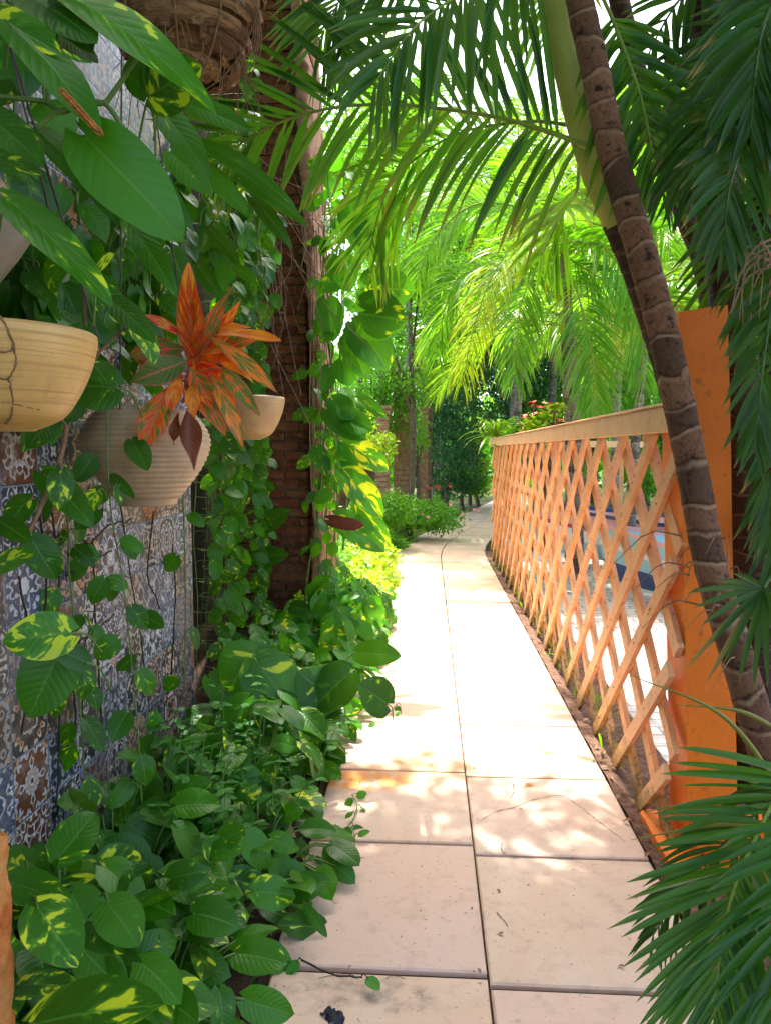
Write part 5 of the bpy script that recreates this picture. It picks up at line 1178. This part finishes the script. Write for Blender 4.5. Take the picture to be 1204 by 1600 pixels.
def herb(lab, x, y, h, nst, group, ll=(.05, .085), spread=.16, mat='herb'):
    t = thing('leafy_herb', lab, 'plant', (x, y, 0), group); f, st = MB(), MB()
    for s_ in range(nst):
        a = R.uniform(0, 6.28); r = spread * math.sqrt(R.random()); e = np.array([x + r * math.cos(a) * 1.3, y + r * math.sin(a) * 1.3, h * R.uniform(.6, 1.0)]); q = spline([(x + r * .5 * math.cos(a), y + r * .5 * math.sin(a), 0), (x + r * .9 * math.cos(a), y + r * .9 * math.sin(a), h * .5), e], 12)
        st.tube(q, np.linspace(.003, .0015, 12), 5, cap=False); B, D, N, Ls = [], [], [], []
        for k in range(5):
            p = q[11 - k * 2]; az = k * 1.57 + R.random()
            for w_ in (0, 3.14): 
                d = np.array([math.cos(az + w_), math.sin(az + w_), R.uniform(-.25, .35) - .1 * k * 0]); B.append(p); D.append(d); N.append(np.array([0, 0, 1.0]) + NR.normal(0, .2, 3)); Ls.append(R.uniform(*ll) * (.65 + .13 * k))
        Ls = np.array(Ls); k = len(B); c = np.tile([.5, 0, 0, 1.], (k, 1)); c[:, 0] = NR.rand(k)
        f.leaves(np.array(B), nrm(D), nrm(N), Ls, Ls * NR.uniform(.45, .6, k), 'oval', .25, NR.uniform(.2, .8, k), .01, c, 5, 4)
    f.build('leaves', M[mat], t); st.build('stems', M['stem'], t); return t
for hk, (x, y, h) in enumerate([(-.72, 2.35, .42), (-.62, 2.65, .40), (-.80, 2.75, .46), (-.58, 3.0, .36), (-.72, 3.2, .42), (-.86, 3.05, .5), (-.55, 3.35, .28), (-.68, 3.6, .34), (-.86, 2.45, .5), (-.95, 2.9, .5), (-.62, 2.2, .25), (-.78, 2.05, .30)]):
    herb('light green small-leaved herb among the pothos, %s counting from the far end' % ORD[11 - sorted(range(12), key=lambda q: [2.35, 2.65, 2.75, 3.0, 3.2, 3.05, 3.35, 3.6, 2.45, 2.9, 2.2, 2.05][q]).index(hk)], x, y, h, 9, 'light green herbs of the bed')
# runners straying on to the path
mb_ = [([(470, 1500), (520, 1525), (545, 1530), (560, 1532)], 'dark runner stretched along the front slab joint', 2, 'dark_stem'), ([(475, 1330), (510, 1345), (550, 1330), (552, 1290)], 'short leafy runner creeping on to the slabs at the left edge', 9, 'stem'), ([(590, 1130), (612, 1110), (624, 1098), (628, 1120)], 'withered little runner lying on the bright slab', 3, 'brown_stem'), ([(490, 1300), (540, 1290), (556, 1260), (548, 1240)], 'small fresh runner rising over the orange stained slab', 8, 'stem')]
for pts, lab, nl, sm in mb_:
    P = np.array([atz(a, b, .03) for a, b in pts]); t = thing('runner', lab, 'vine', P[0]); stem_and_leaves(t, P, r=.003, nl=nl, L=(.03, .055), var=.1, pet=.02, stemmat=sm, mat='herb', face=(.2, -.5, 1), droopdir=.2)

# ================================================================== BACKGROUND VEGETATION
def leaf_cloud(mb, centers, radii, n, L, shape='oval', ratio=.5, flat=.7, up=.6, col=(.5, 0, 0), cj=.5, nv=2, nu=2):
    centers = np.asarray(centers, float); radii = np.asarray(radii, float); w_ = radii ** 2 / (radii ** 2).sum(); i = NR.choice(len(centers), n, p=w_)
    v = nrm(NR.normal(0, 1, (n, 3))); rr = radii[i] * NR.uniform(.45, 1.0, n) ** .5 * NR.choice([1, 1, 1, 1.18], n); P = centers[i] + v * rr[:, None] * [1, 1, flat]
    d = nrm(v * .5 + NR.normal(0, .6, (n, 3)) + [0, 0, -.25]); nn = nrm(v * .5 + [0, 0, up] + NR.normal(0, .35, (n, 3))); Ls = NR.uniform(L[0], L[1], n)
    c = np.tile([col[0], col[1], col[2], 1.], (n, 1)); c[:, 0] = np.clip(col[0] + NR.uniform(-cj, cj, n), 0, 1)
    P[:, 2] = np.maximum(P[:, 2], .03)
    mb.leaves(P, d, nn, Ls, Ls * ratio, shape, .2, .4, 0, c, nv, nu)
def tree(name, lab, cat, x, y, base, crown, n, L, mat, trunk_r=.06, group=None, ratio=.5, limbs=5, seed=0, clump=.5, ncl=26, flat=.8, bark='bark'):
    """crown = (cx, cy, cz, rx, ry, rz)"""
    rr = random.Random(seed); t = thing(name, lab, cat, (x, y, 0), group); cx, cy, cz, rx, ry, rz = crown; cen, rad = [], []
    for k in range(ncl):
        a, b_ = rr.uniform(0, 6.28), rr.uniform(-1, 1); q = rr.random() ** .4; s_ = math.sqrt(1 - b_ * b_)
        cen.append((cx + rx * q * s_ * math.cos(a), cy + ry * q * s_ * math.sin(a), max(.12, cz + rz * q * b_))); rad.append(clump * rr.uniform(.6, 1.25))
    f = MB(); leaf_cloud(f, cen, rad, n, L, ratio=ratio, flat=flat); f.build('crown' if cat == 'tree' else 'foliage', M[mat], t)
    st = MB(); tp = (cx, cy, cz - rz * .3)
    st.tube(spline([(x, y, -.05), ((x + cx) / 2 + rr.uniform(-.1, .1), (y + cy) / 2, tp[2] * .5), tp], 14), np.linspace(trunk_r, trunk_r * .5, 14), 8)
    st.build('trunk' if cat == 'tree' else 'stem', M[bark], t)
    lb = MB()
    for k in range(limbs):
        e = cen[k % ncl]; s0 = np.array([(x + cx) / 2, (y + cy) / 2, tp[2] * rr.uniform(.5, .95)]); lb.tube(spline([s0, (s0 + e) / 2 + [0, 0, .1 * rz], e], 9), np.linspace(trunk_r * .45, trunk_r * .12, 9), 6)
    lb.build('branches', M[bark], t)
    return t
T = tree
def px_(a, b, Y): return aty(a, b, Y)
def T2(name, lab, cat, px, py, Y, rx, ry, rz, n, L, mat, **kw):
    c = aty(px, py, Y); return tree(name, lab, cat, c[0], Y, 0, (c[0], Y, c[2], rx, ry, rz), n, L, mat, **kw)
T2('hedge_tree', 'fine-leaved light green tree rising over the end of the brick wall', 'tree', 640, 430, 12.5, .85, 1.0, 2.1, 9000, (.06, .11), 'tiny', seed=1, ncl=40, clump=.42)
T2('hedge_tree', 'taller leafy tree behind the light green one, left of the sky gap', 'tree', 600, 330, 17, 1.6, 1.5, 2.8, 9000, (.09, .15), 'tree_leaf', seed=2, ncl=40, clump=.7, trunk_r=.1)
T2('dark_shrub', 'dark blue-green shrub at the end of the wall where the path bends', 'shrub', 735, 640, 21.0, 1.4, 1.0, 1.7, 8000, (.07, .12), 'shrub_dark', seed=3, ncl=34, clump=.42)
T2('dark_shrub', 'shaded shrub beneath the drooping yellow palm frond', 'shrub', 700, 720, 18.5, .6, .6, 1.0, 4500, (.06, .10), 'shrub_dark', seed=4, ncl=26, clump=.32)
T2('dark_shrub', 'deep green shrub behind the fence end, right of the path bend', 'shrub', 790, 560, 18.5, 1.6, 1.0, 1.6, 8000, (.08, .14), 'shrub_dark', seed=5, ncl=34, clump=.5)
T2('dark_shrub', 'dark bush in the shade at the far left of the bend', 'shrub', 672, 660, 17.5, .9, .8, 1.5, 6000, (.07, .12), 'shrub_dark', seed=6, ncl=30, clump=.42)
T2('olive_shrub', 'small olive brown shrub beside the far end of the fence', 'shrub', 748, 728, 20.5, .45, .4, .8, 2400, (.05, .09), 'yellow_leaf', seed=7, ncl=14, clump=.2)
T2('green_shrub', 'fresh green shrub at the foot of the dark bushes', 'shrub', 722, 755, 19.5, .6, .5, .4, 3600, (.05, .09), 'tiny', seed=8, ncl=18, clump=.26)
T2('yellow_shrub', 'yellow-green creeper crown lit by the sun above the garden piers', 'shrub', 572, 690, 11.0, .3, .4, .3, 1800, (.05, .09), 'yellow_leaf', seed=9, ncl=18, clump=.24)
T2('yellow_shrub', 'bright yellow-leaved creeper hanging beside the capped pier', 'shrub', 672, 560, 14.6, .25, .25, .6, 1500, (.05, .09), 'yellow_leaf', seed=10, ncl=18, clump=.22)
T2('creeper', 'creeper mantle covering the brick wall left of the capped pier', 'creeper', 590, 650, 13.0, .6, .25, 1.1, 4200, (.05, .09), 'tiny', seed=11, ncl=34, clump=.28)
T2('creeper', 'creeper climbing the slim pale pier', 'creeper', 650, 680, 13.9, .2, .2, .6, 700, (.05, .08), 'tiny', seed=12, ncl=22, clump=.17)
T2('green_shrub', 'round green flowering bush at the outside of the path bend', 'shrub', 640, 805, 12.3, .75, .55, .16, 5200, (.045, .08), 'tiny', seed=13, ncl=34, clump=.24)
T2('green_shrub', 'low green bush in front of the brick wall end', 'shrub', 592, 795, 11.0, .40, .5, .2, 3200, (.045, .08), 'tiny', seed=14, ncl=24, clump=.22)
T2('green_shrub', 'low green bush running up to the bend on the inside bank', 'shrub', 664, 792, 15.2, .40, .6, .18, 3600, (.05, .08), 'tiny', seed=15, ncl=24, clump=.24)
# green behind the fence
for k, (px, py, Y, rx, rz, n, mt, lab) in enumerate([(850, 640, 20, 1.6, 1.8, 6000, 'tree_leaf', 'leafy green tree behind the slim grey palm'), (930, 560, 22, 2.2, 2.6, 7000, 'tree_leaf', 'broad green tree in the middle of the garden behind the palms'),
      (1040, 640, 17, 1.8, 2.0, 7000, 'tree_leaf', 'green tree behind the orange post'), (1150, 620, 19, 2.2, 2.6, 7000, 'tree_leaf', 'green tree at the right, seen between the shaded trunks'),
      (740, 470, 26, 2.2, 1.8, 6000, 'tree_leaf', 'pale green tree crown under the sky gap'), (680, 520, 22, 1.8, 2.4, 6000, 'tree_leaf', 'green tree crown over the dark shrubs'), (920, 400, 30, 3.2, 3.0, 8000, 'tree_leaf', 'large tree crown behind the tall backlit palms'), (1080, 300, 30, 4.5, 4.0, 8000, 'tree_leaf', 'large tree crown at the upper right background'), (560, 200, 26, 3.0, 4.0, 7000, 'tree_leaf', 'tall tree crown behind the arching palm frond at the upper left')]):
    T2('garden_tree', lab, 'tree', px, py, Y, rx, 1.6, rz, n, (.13, .24) if Y > 20 else (.10, .18), mt, seed=30 + k, ncl=44, clump=.75 if Y > 20 else .6, trunk_r=.12, group='trees behind the palms')
def far_wood():
    mb = MB(); cen, rad = [], []
    for k in range(330):
        a = R.uniform(-.25, .85); d = R.uniform(32, 48); h = R.uniform(0, 1) ** 1.1 * (8 if a > .2 or a < -.05 else 4.5); cen.append((d * math.sin(a), d * math.cos(a), h)); rad.append(R.uniform(1.0, 2.0))
    leaf_cloud(mb, cen, rad, 42000, (.3, .6), flat=.8); o = mb.build('far_wood', M['tree_leaf']); tag(o, 'far green woodland closing the view behind the garden', 'wood', kind='stuff')
far_wood()
# sunlit ground cover along the left of the path
def cover():
    mb = MB(); cen, rad = [], []
    for k in range(150):
        y = R.uniform(6.2, 12.2); s_ = path_at(y - 1.4); xr = s_[0] - .66 - .02; x = R.uniform(-1.5, xr + .05); cen.append((x, y, R.uniform(.02, .16) * (1 if x < xr - .2 else .35))); rad.append(R.uniform(.10, .2))
    leaf_cloud(mb, cen, rad, 17000, (.035, .065), flat=.7, up=1.0); tag(mb.build('ground_cover', M['tiny']), 'yellow-green ground cover along the left edge of the sunny path', 'ground cover', kind='stuff')
    mb = MB(); cen = [(R.uniform(-.95, -.5), R.uniform(5.4, 9.5), R.uniform(.05, .25)) for k in range(60)]; leaf_cloud(mb, cen, [R.uniform(.1, .18) for k in cen], 6500, (.05, .09), flat=.8, up=1.0, ratio=.6)
    tag(mb.build('yellow_ground_cover', M['yellow_leaf']), 'bright yellow leafy edging plants beyond the brick pier', 'ground cover', kind='stuff')
    g = MB(); n = 5200; P = np.zeros((n, 3)); P[:, 1] = NR.uniform(9.5, 17, n); P[:, 0] = [path_at(max(0, y - 1.4))[0] - .68 - abs(NR.normal(0, .5)) for y in P[:, 1]]
    d = np.stack([NR.normal(0, .4, n), NR.normal(0, .4, n), np.ones(n)], 1); g.blades(P, d, np.stack([NR.normal(0, 1, n), NR.normal(0, 1, n), np.zeros(n)], 1), NR.uniform(.04, .12, n), .008, .3, 2, 0)
    tag(g.build('grass', M['palm_bright']), 'short grass fringe at the bend of the path', 'grass', kind='stuff')
cover()
# small flowers on the bushes
def flower(lab, p, r, mat, nfl, spread, grp=None):
    mb = MB(); P = np.array(p) + NR.normal(0, 1, (nfl, 3)) * spread
    for q in P:
        a = np.linspace(0, 6.28, 6)[:5] + R.random(); D = np.stack([np.cos(a), np.sin(a) * .6 - .4, np.sin(a) * .8], 1); mb.leaves(np.tile(q, (5, 1)), D, np.tile([0, -1, .3], (5, 1)), r, r * .8, 'oval', .1, .3, 0, np.tile([.5, 0, 0, 1.], (5, 1)), 2, 2)
    tag(mb.build('flowers', M[mat]), lab, 'flowers', grp, 'stuff')
M['red_petal'] = simple('red_petal', (.62, .05, .04), (.85, .16, .08), 30, .6); M['pink_petal'] = simple('pink_petal', (.72, .20, .26), (.85, .42, .40), 30, .6)
flower('loose pink blooms dotting the round bush at the bend', aty(650, 800, 11.8), .032, 'pink_petal', 12, [.5, .3, .07]); flower('red blooms at the foot of the dark shrub', aty(680, 762, 14.3), .045, 'red_petal', 6, [.12, .1, .05])
def croton(lab, px, Y, ztop, mat, n, L, spr):
    x = aty(px, 700, Y)[0]; t = thing('croton', lab, 'shrub', (x, Y, 0)); st = MB(); f = MB()
    for k in range(9):
        e = np.array([x + R.uniform(-spr, spr), Y + R.uniform(-spr, spr), ztop - R.uniform(0, .35)]); st.tube(spline([(x, Y, -.02), (x, Y, ztop * .5), e], 8), .012, 6)
        m = n // 9; a = NR.uniform(0, 6.28, m); D = np.stack([np.cos(a), np.sin(a), NR.uniform(-.2, .9, m)], 1); f.leaves(e + NR.normal(0, .03, (m, 3)), D, np.tile([0, 0, 1.], (m, 1)) + NR.normal(0, .3, (m, 3)), NR.uniform(*L, m), .05, 'lance', .3, .5, .02, None, 5, 2)
    f.build('leaves', M[mat], t); st.build('stems', M['bark'], t)
croton('yellow and green croton showing its bright top over the fence rail', 852, 8.6, 2.02, 'yellow_leaf', 260, (.10, .17), .28)
croton('low green croton left of the yellow one behind the rail', 812, 9.6, 1.90, 'tiny', 220, (.10, .17), .25)
croton('coral red topped shrub between the yellow croton and the slim palm', 832, 10.4, 2.2, 'red_petal', 60, (.06, .10), .14)
croton('coral red shrub tip just left of the slim grey palm', 868, 10.2, 2.15, 'red_petal', 40, (.06, .10), .10)
def strap_plant():
    c = aty(775, 690, 11.2); t = thing('spider_plant', 'arching strap-leaved plant sprouting above the far end of the fence', 'plant', (c[0], 11.2, 0))
    f = MB(); n = 70; a = NR.uniform(0, 6.28, n); D = np.stack([np.cos(a), np.sin(a), NR.uniform(.3, 2.0, n)], 1); f.blades(np.tile([c[0], 11.2, 1.68], (n, 1)), D, np.cross(D, [0, 0, 1]), NR.uniform(.55, 1.1, n), .045, .5, 7, .2); f.build('leaves', M['palm_bright'], t)
    st = MB(); st.tube(spline([(c[0], 11.2, -.02), (c[0] + .03, 11.2, .8), (c[0], 11.2, 1.6)], 10), .05, 8); st.build('stem', M['bark'], t)
strap_plant()

# ================================================================== BOATS ON THE COURT
def boat(lab, x, y, rot, Ln, Bm, H, cols, z0=.05):
    t = thing('boat', lab, 'boat', (x, y, 0), 'striped boats on the court'); c_, s_ = math.cos(rot), math.sin(rot)
    def pt(u, a):      # u along 0..1, a girth 0 (keel) .. 1 (gunwale)
        ww = Bm / 2 * (math.sin(math.pi * min(1, u * .62 + .38)) ** .55 if u < 1 else 0); ww *= (1 - u ** 6); sheer = .22 * (u ** 2) + .08 * (1 - u) ** 2
        z = (H + sheer) * a ** 1.1 + .10 * u ** 5 * (1 - a); w_ = ww * a ** .55; return u * Ln - Ln / 2 + .15 * a * u ** 3, w_, z
    bands = [(0, .38, cols[0]), (.38, .62, cols[1]), (.62, .70, cols[2]), (.70, .93, cols[3]), (.93, 1.0, cols[4])]
    nu = 26
    for (a0, a1, cm) in bands:
        mb = MB()
        for sd in (-1, 1):
            V = []; off = .012 if a0 == .93 else 0
            for i in range(nu + 1):
                for j in range(5):
                    px, w_, z = pt(i / nu, a0 + (a1 - a0) * j / 4); w_ = sd * (w_ + off); V.append([x + px * c_ - w_ * s_, y + px * s_ + w_ * c_, z0 + z])
            mb.add(V, [[i * 5 + j, (i + 1) * 5 + j, (i + 1) * 5 + j + 1, i * 5 + j + 1] for i in range(nu) for j in range(4)])
        mb.build('gunwale' if a0 == .93 else 'hull_stripe', M[cm], t)
    mb = MB(); V = []      # inside floor and transom
    for i in range(nu + 1):
        for sd in (-1, 1):
            px, w_, z = pt(i / nu, .45); w_ *= sd * .97; V.append([x + px * c_ - w_ * s_, y + px * s_ + w_ * c_, z0 + z])
    mb.add(V, [[2 * i, 2 * i + 1, 2 * i + 3, 2 * i + 2] for i in range(nu)]); mb.build('floor', M['boat_white'], t)
    mb = MB(); V = []
    for sd in (-1, 1):
        for j in range(6): px, w_, z = pt(0, j / 5); w_ *= sd; V.append([x + px * c_ - w_ * s_, y + px * s_ + w_ * c_, z0 + z])
    mb.add(V, [[j, j + 1, 7 + j, 6 + j] for j in range(5)]); mb.build('transom', M[cols[1]], t)
    for u in (.25, .5, .72):
        px, w_, z = pt(u, .82); mb = MB(); V = []
        for (dx, dy, dz) in [(-.11, -1, 0), (.11, -1, 0), (.11, 1, 0), (-.11, 1, 0), (-.11, -1, .03), (.11, -1, .03), (.11, 1, .03), (-.11, 1, .03)]:
            qx, qy = px + dx, dy * w_ * .96; V.append([x + qx * c_ - qy * s_, y + qx * s_ + qy * c_, z0 + z + dz])
        mb.add(V, [[0, 3, 2, 1], [4, 5, 6, 7], [0, 1, 5, 4], [1, 2, 6, 5], [2, 3, 7, 6], [3, 0, 4, 7]]); mb.build('seat', M[cols[4]], t, smooth=False)
for nm, c in (('boat_blue', (.30, .56, .66)), ('boat_white', (.72, .74, .76)), ('boat_navy', (.03, .07, .22)), ('boat_red', (.55, .06, .09)), ('boat_pink', (.66, .38, .38))): M[nm] = simple(nm, c, tuple(min(1, v * 1.15) for v in c), 5, .35, .05, .003, .5)
boat('pale blue and white boat with a pink gunwale, nearest the fence', 2.95, 6.6, math.radians(128), 3.4, 1.2, .48, ['boat_navy', 'boat_blue', 'boat_white', 'boat_blue', 'boat_pink'])
boat('blue boat with dark red stripe lying behind the pale blue one', 3.1, 9.0, math.radians(140), 4.0, 1.3, .55, ['boat_blue', 'boat_white', 'boat_red', 'boat_pink', 'boat_navy'])
boat('white boat with navy stripe furthest to the right', 5.2, 8.0, math.radians(115), 3.8, 1.3, .55, ['boat_blue', 'boat_white', 'boat_navy', 'boat_blue', 'boat_pink'])

# ================================================================== SMALL THINGS ON THE GROUND
mb = MB(); p = atz(820, 1226, .016); mb.leaves(p, [1, .3, .1], [0, 0, 1], .045, .03, 'oval', .3, .6, .05, None, 6, 4); tag(mb.build('fallen_leaf', simple('orange_dry_leaf', (.60, .22, .02), (.75, .35, .05), 40)), 'tiny curled orange leaf lying on the bright slab by the fence', 'leaf')
mb = MB(); p = atz(515, 1588, .012)
for k in range(5): mb.leaves(p + [R.uniform(-.02, .02), R.uniform(-.01, .01), .002 * k], [math.cos(k * 1.3), math.sin(k * 1.3), .1], [0, 0, 1], .04, .035, 'oval', .5, .8, .1, None, 6, 4)
tag(mb.build('blackened_leaf', simple('black_leaf', (.006, .008, .014), (.02, .022, .035), 60, .6)), 'crumpled blackish leaf on the front slab at the bottom edge', 'leaf')
g = MB(); n = 16; base = atz(792, 888, .02); f = np.tile(base, (n, 1)) + NR.normal(0, .04, (n, 3)) * [1, 1, 0]; D = np.stack([-NR.uniform(.5, 1, n), NR.normal(0, .6, n), NR.uniform(.05, .35, n)], 1); g.blades(f, D, np.cross(D, [0, 0, 1]), NR.uniform(.15, .38, n), .02, .15, 4, .2)
tag(g.build('grass_tuft', M['palm']), 'tuft of cut green grass lying on the path by the fence foot', 'grass tuft')
g = MB(); n = 60; P = np.stack([NR.uniform(.86, .98, n), NR.uniform(3.2, 9, n), np.full(n, .02)], 1); D = np.stack([NR.normal(0, .5, n), NR.normal(0, .5, n), np.ones(n)], 1); g.blades(P, D, NR.normal(0, 1, (n, 3)), NR.uniform(.08, .28, n), .012, .3, 4, .2)
tag(g.build('weeds', M['palm_bright']), 'sparse weeds growing at the foot of the lattice fence', 'weeds', kind='stuff')
def litter():
    mb = MB(); n = 240; X = []; 
    for k in range(n):
        q = R.random()
        if q < .45: y = R.uniform(2.0, 9); x = .80 + abs(R.gauss(0, .07))
        elif q < .7: y = R.uniform(2.0, 7); x = R.uniform(-.45, .8)
        else: y = R.uniform(2, 6); x = -.48 + R.gauss(0, .04)
        X.append((x, y, .017 if x < .81 else .03))
    X = np.array(X); a = NR.uniform(0, 6.28, n); L = NR.uniform(.006, .022, n); L[X[:, 0] > .81] *= 2.2
    mb.leaves(X, np.stack([np.cos(a), np.sin(a), a * 0 + .1], 1), np.tile([0, 0, 1.], (n, 1)), L, L * .5, 'oval', .3, .8, .05, None, 3, 2); tag(mb.build('leaf_litter', M['brown_stem']), 'crumbs of dry leaf litter scattered on the slabs and along the fence foot', 'litter', kind='stuff')
litter()

# tall broadleaf tree added behind the tiled wall: its unseen crown, above the frame, shades the near path and the wall
tree('shade_tree', 'unseen broadleaf tree added behind the tiled wall so its crown shades the near path', 'tree', -2.7, 3.2, 0, (-.2, 3.7, 7.2, 3.1, 2.5, .9), 27000, (.12, .2), 'tree_leaf', trunk_r=.16, seed=77, ncl=80, clump=.8, flat=.6, limbs=9)

# every repeated vine gets a label of its own, by its place from left to right
TENS = ['', '', 'twenty']; ORDS = ORD + ['fourteenth', 'fifteenth', 'sixteenth', 'seventeenth', 'eighteenth', 'nineteenth', 'twentieth', 'twenty-first', 'twenty-second', 'twenty-third', 'twenty-fourth', 'twenty-fifth', 'twenty-sixth']
def screen_x(o):
    p = Vector(ORG[o.name]); v = cam.matrix_basis.inverted() @ p; return v.x / -v.z
for g_ in ('vines curtaining the dark gap by the brick pier', 'tangled vines above the red-leaved plant', 'vines spilling over the tiled wall', 'shaded vines between the pots', 'leafy shoots at the pier foot'):
    mem = sorted([o for o in COL.objects if o.get('group') == g_], key=screen_x)
    for k, o in enumerate(mem): o['label'] = o['label'] + ', %s from the left' % ORDS[k]

for k in range(5):
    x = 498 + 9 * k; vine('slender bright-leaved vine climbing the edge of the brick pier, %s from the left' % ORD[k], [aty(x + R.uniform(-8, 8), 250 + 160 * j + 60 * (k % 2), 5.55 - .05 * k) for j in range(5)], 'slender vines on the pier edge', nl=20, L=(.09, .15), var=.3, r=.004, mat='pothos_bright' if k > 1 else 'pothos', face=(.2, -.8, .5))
for k in range(7):
    p = path_at(2.6 + k * .55); bed_pothos('yellow-green pothos spilling over the left path edge, %s from the near end' % ORD[k], p[0] - .78, p[1], .20, 34, (.09, .15), .35, .24, mat='pothos_bright', group='pothos spilling over the path edge')
